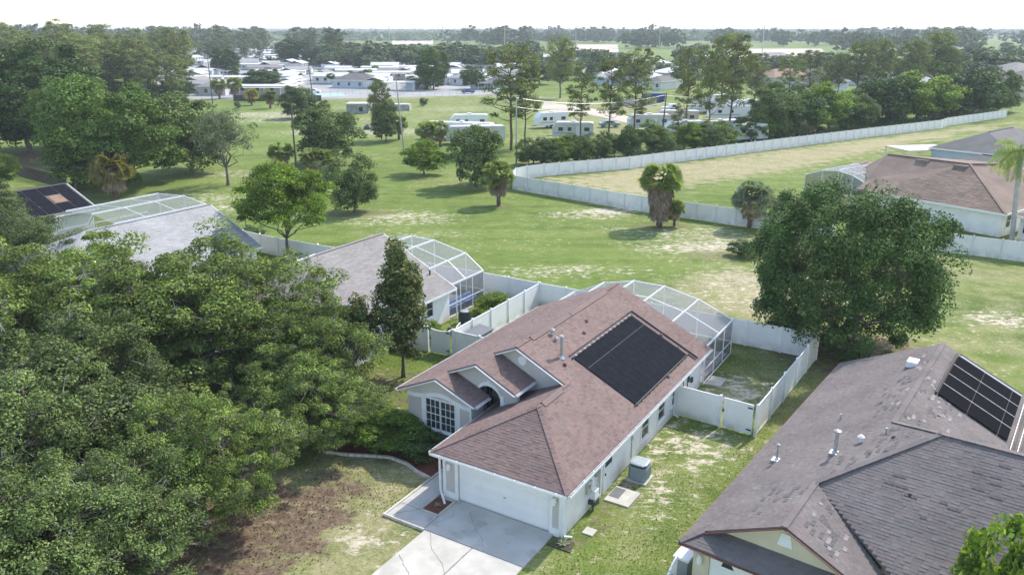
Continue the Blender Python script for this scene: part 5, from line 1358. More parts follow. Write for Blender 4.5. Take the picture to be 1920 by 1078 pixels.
def make_queen(seed=41, H_=7.5):
    rs = np.random.RandomState(seed); g = []; top = np.array([0.5, 0, H_ - 1.2])
    for i in range(20):
        a = rs.uniform(0, 6.28); el = rs.uniform(.1, 1.2); L = rs.uniform(2.4, 3.2); p = top.copy(); d = np.array([math.cos(a) * math.cos(el), math.sin(a) * math.cos(el), math.sin(el)])
        for k in range(26):
            d = unit(d + np.array([0, 0, -.085])); q = p + d * L / 26; side = unit(np.cross(d, [0, 0, 1.]))
            for s in (-1, 1):
                for e in range(2):
                    l = .75 * math.sin(math.pi * min(.97, (k + 2) / 28)) + .15; v = unit(side * s + d * .5 + np.array([0, 0, -.55 - .3 * rs.uniform()])); b = p + d * e * L / 52; w = d * .028
                    g.append([b - w, b + v * l * .5 - w, b + v * l, b + v * l * .5 + w])
            p = q
    cm = quads_mesh('fronds', np.array(g), LG['palm'])
    S = []; p = np.zeros(3)
    for i in range(8): q = top * (i + 1) / 8; S.append((p, q, .17, .16)); p = q
    TREES['queen_palm'] = [(cm, wood_mesh('trunk', S, mt['greypole'], 9), H_, 5.6, None)]
make_queen()

LM = [(-200, 'at the far left'), (60, 'over the left edge trees'), (200, 'over the largest field tree'), (340, 'where the pine wood ends'), (460, 'over the dome shaped tree'), (600, 'over the community hall'), (760, 'by the bright tree near the hall'), (900, 'left of the thick crowned pine'),
      (1000, 'right of the thick crowned pine'), (1100, 'by the forked pine'), (1220, 'by the navy dumpster'), (1340, 'by the tallest pine'), (1440, 'over the white trailers'), (1520, 'by the paired pole'), (1620, 'by the rounded pines'), (1720, 'by the widest pine'), (1820, 'by the grey hip roofs'), (3000, '')]
def where(u):
    for i in range(len(LM) - 1):
        if u < LM[i + 1][0]: return LM[i][1]
# --- big individual trees
pT = G(1592, 668)
place('round', 'tree', 'tree', pT + Vector((-0.3, 1.4, 0)), 11.3, 12.5, 'huge round dark green tree standing behind the cream house and the fence corner', rz=.6)
at('wispy', 'tree', 'tree', 1462, 455, 95, 100, 'dull grey green tree peeping out behind the huge round tree', i=0)
# left canopy
def canopy(key, u, v, h, wd, label, i=0, rz=0.0, dy=0.0):
    p = G(u, v); return place(key, 'oak_tree', 'tree', p + Vector((0, dy, 0)), h, wd, label, None, i, rz)
canopy('oak', 370, 745, 9.6, 15.5, 'broad open oak with dark forked trunk, front of the pale grey roofed house', 0, .3)
canopy('oak', 560, 770, 7.0, 9.5, 'loose light green oak spreading towards the dark magnolia', 1, 1.2)
canopy('oak', 385, 985, 6.2, 7.6, 'lower oak overhanging the reddish bare litter by the lawn', 0, 2.5)
canopy('oak_fine', 120, 925, 8.2, 12.0, 'fine leaved oak filling the lower left corner', 0, .9)
canopy('oak_fine', -30, 1060, 8.4, 11.0, 'fine leaved oak cut off by the bottom left edge', 1, 2.0)
canopy('oak', 170, 720, 9.0, 13.0, 'tall oak with bright top left of the forked trunk', 1, 3.6)
canopy('oak', -30, 760, 9.5, 11.0, 'oak cut off by the left edge under the solar roofed house', 0, 4.4)
canopy('oak_fine', 20, 560, 7.0, 12.5, 'dull dark oak at the left edge beside the screen cage', 0, 3.0)
canopy('oak_fine', -40, 500, 7.6, 12.0, 'dull dark oak at the left edge in front of the dark solar roof', 1, 5.0)
canopy('oak', 572, 832, 5.2, 7.8, 'low spreading oak reaching over the hedge by the flower bed', 0, 1.9)
canopy('oak_fine', 175, 1120, 6.0, 8.5, 'fine leaved oak whose top fills the bottom edge left of the litter', 1, .4)
canopy('oak_fine', 20, 1180, 6.5, 9.0, 'fine leaved oak at the very bottom left corner', 0, 3.3)
canopy('oak', 500, 640, 6.2, 8.5, 'small oak in front of the taupe roofed house', 1, 5.2)
pm = G(757, 706)
place('magnolia', 'magnolia_tree', 'tree', pm, 8.9, 4.3, 'tall narrow dark magnolia left of the red roofed house', rz=1.0)
place('magnolia_wide', 'magnolia_tree', 'tree', G(665, 712), 5.4, 4.6, 'low bronzy magnolia beside the tall narrow one', rz=2.0)
place('wispy', 'tree', 'tree', G(600, 660) , 6.4, 2.2, 'thin nearly bare young tree before the taupe roof', i=1)
# left field
at('broad', 'tree', 'tree', 55, 285, 250, 190, 'big dark green tree at the left edge in front of the pine wood', i=0, rz=.5)
at('bright', 'tree', 'tree', 150, 300, 150, 150, 'bright green tree between the left edge tree and the largest field tree', i=1)
at('bright', 'tree', 'tree', 222, 352, 235, 190, 'largest bright green tree of the left field with full round crown', i=2, rz=1.1)
at('dark', 'tree', 'tree', 360, 322, 150, 138, 'dense dark grey green tree beside the largest field tree', i=0)
at('wispy', 'tree', 'tree', 428, 348, 115, 150, 'airy grey tree with thick trunk standing alone on the left field', i=0)
at('flat', 'tree', 'tree', 145, 360, 150, 75, 'flat topped spreading tree next to the dead skirted palm', i=0)
at('gold_palm', 'palm_tree', 'palm', 218, 372, 78, 82, 'yellowing palm with pale dead skirt behind the screen cage', i=0)
at('hedge', 'hedge_tree', 'tree', 2, 352, 75, 66, 'bright green clipped hedge tree at the left edge', i=0)
at('lime', 'tree', 'tree', 541, 490, 180, 178, 'lime green tree with forked trunk behind the taupe roof', i=0, rz=1.4)
at('palm', 'palm_tree', 'palm', 530, 322, 52, 52, 'small palm left of the tall dark pole in the field', i=0)
at('palm', 'palm_tree', 'palm', 597, 338, 72, 58, 'bright palm between the tall dark pole and the dark trees', i=1)
at('dark', 'tree', 'tree', 618, 308, 135, 108, 'wide dark oak behind the bright palm in the field', i=1)
at('dark', 'tree', 'tree', 665, 398, 92, 104, 'dark egg shaped tree beside the lime green tree', i=0, rz=2)
at('wispy', 'dead_shrub', 'shrub', 600, 385, 80, 75, 'grey leafless shrub behind the lime green tree', i=1)
at('limebush', 'tree', 'tree', 795, 328, 92, 62, 'small light green tree alone in mid field', i=0)
at('dark', 'tree', 'tree', 892, 350, 112, 116, 'dark oak at the corner of the pale far fence', i=1, rz=1)
at('palm', 'palm_tree', 'palm', 935, 386, 64, 82, 'lone palm with dead skirt left of the grey fence corner', i=2)
at('skirt_palm', 'palm_tree', 'palm', 1236, 426, 82, 116, 'tall shaggy palm with long brown skirt before the grey fence', i=0)
at('palm', 'palm_tree', 'palm', 1264, 424, 42, 50, 'young palm growing at the foot of the shaggy palm', i=1)
at('silver_palm', 'palm_tree', 'palm', 1404, 428, 76, 84, 'silvery palm at the fence left of the huge round tree', i=0)
at('bush', 'shrub', 'shrub', 1395, 480, 60, 30, 'low dark shrub left of the huge round tree', i=1)
at('palm', 'palm_tree', 'palm', 805, 278, 48, 50, 'left palm of the pair beside the white trailer', i=0)
at('palm', 'palm_tree', 'palm', 826, 276, 40, 48, 'right palm of the pair beside the white trailer', i=2)
at('limebush', 'shrub', 'shrub', 800, 290, 50, 30, 'yellow green shrub under the pair of palms', i=1)
at('dark', 'tree', 'tree', 724, 266, 50, 76, 'dark tree left of the tall grey pole', i=0)
at('wide_pine', 'pine_tree', 'pine', 716, 262, 46, 106, 'thin pine rising behind the dark tree at the grey pole', i=0)
at('palm', 'palm_tree', 'palm', 748, 262, 36, 44, 'palm just behind the tall grey pole', i=1)
at('dark', 'tree', 'tree', 563, 222, 70, 60, 'grey green oak between the two dark poles', i=1)
at('gold_palm', 'palm_tree', 'palm', 472, 198, 28, 30, 'orange tinged palm by the dark screen fence', i=0)
at('palm', 'palm_tree', 'palm', 507, 204, 32, 34, 'round palm by the dark screen fence', i=1)
at('gold_palm', 'palm_tree', 'palm', 608, 215, 24, 26, 'orange palm right of the grey green oak', i=0)
at('palm', 'palm_tree', 'palm', 412, 186, 30, 36, 'palm beside the pale hall at the edge of the park', i=0)
at('palm', 'palm_tree', 'palm', 441, 184, 30, 38, 'second palm beside the pale hall at the edge of the park', i=2)
at('broad', 'tree', 'tree', 493, 173, 70, 42, 'dark dome shaped tree among the white mobile homes', i=0)
at('broad', 'tree', 'tree', 425, 142, 56, 50, 'tall dark tree pair among the white mobile homes', i=1)
at('broad', 'tree', 'tree', 550, 122, 64, 46, 'rounded tree at the back of the mobile home park', i=2)
at('bright', 'tree', 'tree', 813, 168, 66, 74, 'big bright tree with visible trunk beside the park road', i=0, rz=2)
at('bright', 'tree', 'tree', 887, 168, 44, 42, 'round bright tree beside the small gabled house', i=1)
at('bush', 'shrub', 'shrub', 794, 199, 17, 14, 'lone round shrub on the grassy bank', i=2)
at('bush', 'shrub', 'shrub', 446, 206, 12, 16, 'small shrub on the grass by the dark screen fence', i=0)
at('queen_palm', 'palm_tree', 'palm', 1897, 452, 150, 200, 'feather leaved palm at the right edge beside the brown roofed house', rz=2.4)
# maple tip in the lower right corner
place('limebush', 'maple_tree', 'tree', Vector((16.3, 21.0, 0)), 7.0, 4.0, 'lime green tree top poking in at the lower right corner', i=2)
# hedge and small plants near the red roofed house
place('hedge', 'hedge_shrub', 'shrub', H(2.6, 11.7), 1.7, 4.4, 'dense green hedge shrub under the front room window', i=0)
place('bush', 'hedge_shrub', 'shrub', H(2.5, 9.4), 1.25, 2.6, 'dark low shrub in front of the grid window', i=1)
place('hedge', 'hedge_shrub', 'shrub', H(1.8, 13.9), 1.6, 3.8, 'bright green hedge shrub at the open end of the flower bed', i=2)
place('limebush', 'grassy_shrub', 'shrub', H(15.3, 18.4), 1.5, 1.9, 'pale strappy plant by the left neighbour\'s white wall', i=0)
place('limebush', 'weed_patch', 'shrub', H(22.8, 18.0), 1.4, 3.4, 'tall green weeds in the left neighbour\'s fenced corner', i=1)
place('bush', 'shrub', 'shrub', CO_ + Vector((-.6, -.4, 0)), 1.0, 1.3, 'green shrub by the cream house garage', i=2)
place('bush', 'shrub', 'shrub', G(475, 455), 1.6, 2.6, 'low shrub at the corner of the pale grey roofed house', i=2)
def agave(pos, label, n=14, r=.38):
    rs = np.random.RandomState(9); V = []
    for i in range(n):
        a = i * 2.4; el = rs.uniform(.2, 1.1); d = np.array([math.cos(a) * math.cos(el), math.sin(a) * math.cos(el), math.sin(el)]); s = unit(np.cross(d, [0, 0, 1.])) * r * .12
        V.append([np.zeros(3), d * r * .5 - s, d * r, d * r * .5 + s])
    o = link('agave', quads_mesh('agave', np.array(V), LG['blue_palm'])); o.location = pos
    return tag(o, label, 'plant')
agave(H(-.42, -.22, .05), 'small spiky agave in the soil square by the garage corner'); agave(H(-.9, 5.95, .1), 'tiny sprout in the red mulch square', 8, .22)

# --- pine row and shrubs behind the far fence
def many(lst, key, name, cat, base, group):
    for i, (u, v, wp, hp, lab) in enumerate(lst): at(key, name, cat, u, v, wp, hp, lab, group, i)
many([(958, 282, 100, 190, 'thick crowned pine over the big white trailer'), (985, 276, 60, 178, 'slender pine touching the thick crowned pine'), (1088, 268, 56, 142, 'pine behind the bend of the far fence with open crown'), (1142, 266, 66, 155, 'forked pine right of the open crowned one'),
      (1188, 270, 76, 172, 'broad pine with bare leaning side branch'), (1285, 250, 62, 155, 'pine right of the dark pole at the trailer yard'), (1325, 264, 60, 168, 'thin pine in front of the white travel trailers'), (1368, 258, 78, 190, 'tallest pine of the row, with paler top'),
      (1475, 212, 48, 108, 'pine left of the twin poles'), (1512, 205, 52, 108, 'pine right of the twin poles'), (1270, 268, 30, 70, 'short thin pine near the dark pole')], 'pine', 'pine_tree', 'pine', None, 'pines behind the far fence')
many([(1352, 205, 74, 130, 'yellow green tall pine rising above the trailers'), (1050, 185, 62, 108, 'yellow green pine behind the trailer yard'), (1605, 185, 66, 100, 'dark rounded pine above the shrub belt'), (1640, 180, 60, 100, 'second rounded pine above the shrub belt'),
      (1700, 185, 60, 105, 'pine with tall bare trunk near the grey roofs'), (1745, 178, 76, 112, 'widest pine near the grey hip roofs'), (1770, 180, 50, 85, 'pine beside the grey hip roofs'), (1415, 190, 50, 70, 'stunted pine behind the trailers'), (1570, 182, 44, 75, 'pine in front of the grey block of houses'), (1545, 178, 36, 60, 'small pine in front of the distant houses')], 'wide_pine', 'pine_tree', 'pine', None, 'broad pines right of the trailer yard')
rt = random.Random(21)
line = [(1000, 316), (1110, 303), (1285, 287), (1460, 262), (1640, 241), (1762, 226), (1885, 208)]
adj = ['glossy', 'dull', 'yellowish', 'dark', 'bright', 'ragged', 'leafy', 'rounded']
def along(t):
    t *= len(line) - 1; i = min(len(line) - 2, int(t)); f = t - i
    return line[i][0] + (line[i + 1][0] - line[i][0]) * f, line[i][1] + (line[i + 1][1] - line[i][1]) * f
for i in range(34):
    t = (i + rt.uniform(-.3, .3)) / 34; t = min(max(t, 0), .995); u, v = along(t)
    far_ = u > 1440; hp = rt.uniform(50, 92) if far_ else rt.uniform(30, 60); wp = hp * rt.uniform(1.0, 1.5); key = rt.choice(['limebush', 'bush', 'limebush', 'dark', 'limebush'])
    at(key, 'shrub', 'shrub', u, v - rt.uniform(0, 8), wp, hp, ('yellow green' if key == 'limebush' else 'dark green') + ' shrub behind the long pale fence, ' + where(u), 'shrubs behind the long pale fence', i)
at('bright', 'tree', 'tree', 1455, 245, 110, 85, 'full green tree behind the fence, right of the white trailers', i=0)
at('bright', 'tree', 'tree', 1620, 232, 110, 60, 'yellow green spreading tree behind the middle of the long fence', i=1)
at('dark', 'tree', 'tree', 1720, 225, 76, 70, 'grey green tree behind the kink of the long fence', i=0)
at('dark', 'tree', 'tree', 1790, 215, 70, 55, 'dark tree behind the far end of the long fence', i=1)
at('bright', 'tree', 'tree', 1850, 212, 80, 58, 'green tree at the far end of the long fence', i=2)
at('palm', 'palm_tree', 'palm', 1517, 258, 42, 44, 'palm low behind the long pale fence below the twin poles', i=0)
at('dark', 'tree', 'tree', 1120, 300, 60, 52, 'dark shrubby tree beside the fence bend', i=0)

# --- pine wood at the left
for i in range(120):
    u = rt.uniform(-60, 350); v = rt.uniform(150, 196) if i < 80 else rt.uniform(110, 150)
    if u < 90: v = min(v, 190)
    hp = (108 if i < 80 else 66) * rt.uniform(.8, 1.12) * (v / 185) ** .5
    at('pine', 'pine_tree', 'pine', u, v, hp * rt.uniform(.45, .62), hp, rt.choice(['slim', 'leaning', 'bushy', 'thin', 'full']) + (' front row' if i < 80 else ' back row') + ' pine of the left wood, ' + where(u), 'pines of the wood at the left', i)
for i, (u, v, wp, hp) in enumerate([(40, 195, 70, 40), (90, 190, 60, 40), (160, 188, 60, 36), (230, 190, 60, 40), (285, 192, 60, 36), (330, 190, 60, 40), (350, 186, 40, 30), (255, 186, 50, 34)]):
    at('bush', 'shrub', 'shrub', u, v, wp, hp, 'undergrowth shrub at the foot of the left pine wood', 'undergrowth of the pine wood', i)

# --- middle distance and horizon trees
SKY_BELTS = []
def belt(n, key, name, cat, ur, vr, hr, wr, label, group):
    for i in range(n):
        u = rt.uniform(*ur); v = rt.uniform(*vr)
        for a_, b_, c_, d_ in ((1330, 1570, 90, 132), (1060, 1170, 84, 116), (700, 830, 70, 100), (590, 700, 80, 108)):
            if a_ < u < b_ and c_ < v < d_: v = d_ + rt.uniform(0, 14)
        hp = rt.uniform(*hr) * (v - 48) / ((vr[0] + vr[1]) / 2 - 48)
        at(key, name, cat, u, v, hp * rt.uniform(*wr), hp, (rt.choice(['broad ', 'slim ', 'low ', 'tall ']) if hp else '') + label + ', ' + where(u), group, i)
belt(50, 'far', 'tree', 'tree', (580, 1000), (104, 134), (22, 42), (1.2, 1.7), 'tree of the belt behind the park', 'tree belt behind the mobile home park')
belt(30, 'far', 'tree', 'tree', (985, 1360), (105, 160), (24, 42), (1.1, 1.6), 'tree behind the trailer yard', 'trees behind the trailer yard')
belt(24, 'far', 'tree', 'tree', (1330, 1720), (108, 155), (22, 38), (1.1, 1.6), 'tree among the distant houses', 'trees among the distant houses')
belt(22, 'far', 'tree', 'tree', (1700, 1960), (98, 160), (30, 46), (1.1, 1.6), 'tree round the hip roofed houses', 'trees round the grey hip roofs')
belt(44, 'far_pine', 'pine_tree', 'pine', (-40, 640), (84, 112), (32, 46), (.5, .8), 'distant skyline pine', 'distant pines on the upper left skyline')
belt(20, 'far_pine', 'pine_tree', 'pine', (340, 640), (92, 120), (24, 36), (.5, .8), 'distant pine beyond the homes', 'pines among the farthest homes')
SKY_BELTS.append((86, (560, 1260), (72, 92), (20, 31), (1.2, 1.9)))
SKY_BELTS.append((79, (1080, 1570), (76, 98), (22, 34), (1.3, 2.0)))
SKY_BELTS.append((54, (1560, 1960), (76, 100), (22, 38), (1.2, 1.8)))
SKY_BELTS.append((62, (-60, 480), (78, 106), (28, 44), (1.2, 1.8)))
belt(14, 'palm', 'palm_tree', 'palm', (590, 960), (140, 172), (14, 22), (.8, 1.0), 'small palm between the mobile homes', 'palms in the mobile home park')
belt(12, 'far', 'tree', 'tree', (360, 900), (120, 168), (10, 20), (1.0, 1.5), 'garden tree between the mobile homes', 'garden trees in the mobile home park')
belt(9, 'palm', 'palm_tree', 'palm', (1480, 1900), (120, 160), (20, 28), (.7, .9), 'distant palm among the suburban houses', 'palms among the distant houses')
def skyline():
    # crowns of the hazy skyline belts: far past the count of single trees, so one mass
    rs = np.random.RandomState(5); V = []
    for n, ur, vr, hr, wr in SKY_BELTS:
        for _ in range(n):
            u = rs.uniform(*ur); v = rs.uniform(*vr); hp = rs.uniform(*hr) * (v - 48) / ((vr[0] + vr[1]) / 2 - 48)
            if (1330 < u < 1570 and v > 88) or (1060 < u < 1170 and v > 82) or (700 < u < 830 and v > 68) or (590 < u < 700 and v > 78): continue
            p = G(u, v); s_ = mpp(p)
            h = hp * s_; r = h * .5 * rs.uniform(*wr); k = 34
            C = crown_pts(rs, k, (p[0], p[1]), r * .8, h * .42, h * .5, .97, .25, .2); P, Nn = clumps(C, h * .15 * rs.uniform(.6, 1.3, k), 22, rs, .8, .3, .4)
            V.append(leaves(P, Nn, h * .11, rs, 1.3))
    return np.concatenate(V)
sw_ = link('skyline_woods', quads_mesh('skyline_woods', skyline(), LG['far']))
tag(sw_, 'hazy band of woodland crowding the skyline', kind='stuff')
# far-off forest reaching the horizon
rs = np.random.RandomState(77); n = 60000
dist = 1400 * (9000 / 1400.) ** rs.uniform(0, 1, n); az = rs.uniform(-.72, .72, n)
P = np.stack([dist * np.tan(az), dist, np.zeros(n)], 1); hh = (7 + 7 * (.5 + .5 * np.sin(P[:, 0] * .004 + P[:, 1] * .003)) * rs.uniform(.5, 1, n))
gap = (np.sin(P[:, 0] * .0031 + 1.3) + np.sin(P[:, 1] * .0023 + P[:, 0] * .0011) > -0.7)
P = P[gap]; hh = hh[gap]; P[:, 2] = hh * rs.uniform(.35, 1, len(P))
Nn = unit(rs.normal(size=P.shape) * .5 + np.array([0, -.5, .7]))
fo = link('distant_forest', quads_mesh('distant_forest', leaves(P, Nn, 13.0, rs, 1.4), LG['far']))
tag(fo, 'far off woodland fading to blue towards the horizon', kind='stuff')

# --- grass tufts and litter on the near lawns
def tufts(name, quad, n, size, mat, seed, keep, kind_label, hgt=.07):
    rs = np.random.RandomState(seed); q = np.array([[p[0], p[1]] for p in quad]); a = rs.uniform(size=(n, 1)); b = rs.uniform(size=(n, 1))
    P2 = (q[0] * (1 - a) + q[1] * a) * (1 - b) + (q[3] * (1 - a) + q[2] * a) * b
    ix = np.clip(np.searchsorted(GX, P2[:, 0]), 0, len(GX) - 1); iy = np.clip(np.searchsorted(GY, P2[:, 1]), 0, len(GY) - 1)
    m = (litter[iy, ix] + soil[iy, ix] * .9 + dry[iy, ix] * .25 + rs.uniform(-.3, .3, n)) < keep
    if kind_label == 'yard':
        hx = (P2 - np.array([HO.x, HO.y])) @ np.array([[HA.x, HB.x], [HA.y, HB.y]])
        m &= ~((hx[:, 0] > -12) & (hx[:, 0] < 24) & (hx[:, 1] > -.25) & (hx[:, 1] < 7.8)); m &= ~((hx[:, 0] > 0.2) & (hx[:, 0] < 24) & (hx[:, 1] > 7) & (hx[:, 1] < 12.6))
        cy = (P2 - np.array([CO_.x, CO_.y])) @ np.array([[math.sin(CY), -math.cos(CY)], [math.cos(CY), math.sin(CY)]])
        m &= ~((cy[:, 0] > .4) & (cy[:, 1] < -.4) & (cy[:, 0] < 20.6) & (cy[:, 1] > -11)); m &= ~((hx[:, 0] > 3.4) & (hx[:, 0] < 5) & (hx[:, 1] > -1.7) & (hx[:, 1] < 0))
    P2 = P2[m]; n = len(P2); P = np.concatenate([P2, np.full((n, 1), hgt * .45)], 1) + 0
    d = unit(np.concatenate([rs.normal(size=(n, 2)) * .5, np.ones((n, 1)) * rs.uniform(.2, 1, (n, 1))], 1)); s = unit(np.cross(d, rs.normal(size=(n, 3)))); sz = size * rs.uniform(.6, 1.4, (n, 1))
    V = np.stack([P - s * sz * .5 - d * hgt * .3, P + s * sz * .5 - d * hgt * .3, P + s * sz * .42 + d * hgt * .8, P - s * sz * .42 + d * hgt * .8], 1)
    tag(link(name, quads_mesh(name, V, mat)), 'short tufted grass on the lawns near the houses', kind='stuff')
tufts('grass', [H(-14, -9), H(-14, 24), H(28, 24), H(28, -9)], 110000, .05, LG['grass'], 3, .34, 'yard', hgt=.045)

mt['litter_leaf'] = M_leaf('litter_leaves', [(0.07, 0.045, 0.03), (0.12, 0.08, 0.055), (0.2, 0.15, 0.11)], .1)
def litter_bits(n=26000):
    rs = np.random.RandomState(8); c0 = G(330, 900); P2 = np.array([c0.x, c0.y]) + rs.uniform(-1, 1, (n, 2)) * np.array([17, 16])
    ix = np.clip(np.searchsorted(GX, P2[:, 0]), 0, len(GX) - 1); iy = np.clip(np.searchsorted(GY, P2[:, 1]), 0, len(GY) - 1)
    P2 = P2[(litter[iy, ix] + rs.uniform(-.35, .2, n)) > .35]; m = len(P2)
    P = np.concatenate([P2, np.full((m, 1), .03)], 1); Nn = unit(rs.normal(size=(m, 3)) * .4 + np.array([0, 0, 1.]))
    tag(link('leaf_litter', quads_mesh('leaf_litter', leaves(P, Nn, .085, rs, 1.8), mt['litter_leaf'])), 'fallen leaves strewn under the oaks', kind='stuff')
litter_bits()

# ------------------------------------------------------------------ background houses
def hip_house(p, q, depth, he, sl, roofm, wallm, label, group=None, wins=3, trim=None, ridge_dir=None, name='house'):
    """hip roofed house; p -> q is the eave facing the camera (ground points), depth goes away from it"""
    p = Vector((p[0], p[1], 0)); q = Vector((q[0], q[1], 0)); L = (q - p).length; ang = math.atan2((q - p).y, (q - p).x)
    r = empty(name, p, ang, label, 'house', group)
    D = depth; m = min(L, D) / 2; zr = he + sl * m; trim = trim or mt['white']
    if L >= D: A, B = (m, D / 2, zr), (L - m, D / 2, zr)
    else: A, B = (L / 2, m, zr), (L / 2, D - m, zr)
    if L >= D: F = [[(0, 0, he), (L, 0, he), B, A], [(L, D, he), (0, D, he), A, B], [(0, D, he), (0, 0, he), A], [(L, 0, he), (L, D, he), B]]
    else: F = [[(0, 0, he), (L, 0, he), A], [(L, D, he), (0, D, he), B], [(0, D, he), (0, 0, he), A, B], [(L, 0, he), (L, D, he), B, A]]
    for f in F: MB().poly(f, .12).build('roof', roofm, r)
    MB().bar(tuple(Vector(A) + Vector((0, 0, .03))), tuple(Vector(B) + Vector((0, 0, .03))), .3, .05).build('ridge_cap', roofm, r)
    fa = MB(); fa.bar((-.05, -.02, he - .09), (L + .05, -.02, he - .09), .05, .2); fa.bar((-.02, 0, he - .09), (-.02, D, he - .09), .05, .2); fa.bar((L + .02, 0, he - .09), (L + .02, D, he - .09), .05, .2); fa.build('fascia', trim, r)
    o = .5; MB().box(o, o, 0, L - o, D - o, he - .1).build('wall', wallm, r)
    for i in range(wins):
        x = L * (i + .6) / (wins + .3)
        window(r, (x, o - .0, .9), 1.1, 1.2, (1, 0, 0), (0, -1, 0), 2, 2)
    return r
# brown roofed house at the right
e0, e1 = G(1671, 366, 2.6), G(1886, 402, 2.6)
bh = empty('house', (e0.x, e0.y, 0), math.atan2((e1 - e0).y, (e1 - e0).x), 'brown roofed white house behind the grey fence at the right, screen cage on its left', 'house')
BL = (e1 - e0).length; pk = (4.6, 7.6, 6.05); bs = mt['brown_shingle']
for f in ([(0, 0, 2.6), (BL, 0, 2.6), pk, (-.4, 2.7, 3.8)], [(BL, 0, 2.6), (BL, 9, 2.6), (BL, 16, 2.6), (7.5, 12, 6.0), pk], [(-4.6, 2.6, 3.5), (-.4, 2.7, 3.8), pk], [(-4.6, 2.6, 3.5), pk, (-5, 7.2, 6.05)], [(-4.6, 2.6, 3.5), (-5, 7.2, 6.05), (-9, 8.8, 3.6)],
          [pk, (7.5, 12, 6.0), (6, 18, 3), (-5, 18, 3), (-5, 7.2, 6.05)], [(0, 0, 2.58), (-.4, 2.7, 3.79), (-4.6, 2.6, 3.49), (-4.5, .2, 2.6)]):
    pl = MB().poly(f, .12).build('roof', bs, bh)
shingle_layer(MB(), [(0, 0, 2.6), (BL, 0, 2.6), pk, (-.4, 2.7, 3.8)], expo=.22, tab=(.4, .9), lift=.02).build('shingles', bs, [o for o in bh.children if o.name.startswith('roof')][0])['kind'] = 'stuff'
for p, q in ((pk, (-5, 7.2, 6.05)), (pk, (BL, 0, 2.6)), (pk, (7.5, 12, 6.0))): MB().bar(Vector(p) + Vector((0, 0, .03)), Vector(q) + Vector((0, 0, .03)), .28, .05).build('ridge_cap', bs, bh)
MB().bar((-.05, -.03, 2.5), (BL + .05, -.03, 2.5), .06, .2).build('fascia', mt['white'], bh); MB().bar((BL + .03, 0, 2.5), (BL + .03, 16, 2.5), .06, .2).build('fascia', mt['white'], bh)
MB().box(.4, .45, 0, BL - .45, .65, 2.5).build('front_wall', mt['stucco_w'], bh); MB().box(BL - .65, .66, 0, BL - .45, 15.5, 2.5).build('side_wall', mt['stucco_w'], bh); MB().box(-4.2, 2.9, 0, .39, 3.1, 3.3).build('rear_wall', mt['stucco_w'], bh); MB().box(.2, .66, 0, .39, 2.89, 2.5).build('side_wall', mt['stucco_w'], bh)
window(bh, (.9, .44, .5), 1.9, 1.7, (1, 0, 0), (0, -1, 0), 2, 1); window(bh, (BL - .44, 1.5, .9), .9, 1.3, (0, 1, 0), (1, 0, 0), 1, 2)
for x, y, z in ((3.3, 6.5, 5.5), (-1.2, 6.6, 5.55)): MB().box(x, y, z, x + 1.5, y + .5, z + .4).build('roof_vent', bs, bh)
cgb = empty('screen_cage'); cgb.parent = bh; cgb.location = (-13.2, 2.8, 0); cgb.rotation_euler = (0, 0, math.pi / 2)
cage(cgb, [(0, 2.8), (-2.4, 3.7), (-4.6, 3.9), (-6.6, 3.6), (-8.6, 2.8)], 8.0, 0.0, name='cage_frame', purl=(.2, .4, .6, .8), low=1.0)
wing = hip_house(G(1575, 309, 3.4), G(1640, 315, 3.4), 8, 2.6, .35, mt['brown_shingle'], mt['stucco_w'], 'low brown roofed wing behind the screen cage', wins=0, name='house')
gw_ = hip_house(G(1900, 402, 2.6), G(1960, 420, 2.6), 9, 2.6, .45, mt['brown_shingle'], mt['stucco_w'], 'short brown roofed wing with small windows cut off by the right edge', wins=2, name='house')
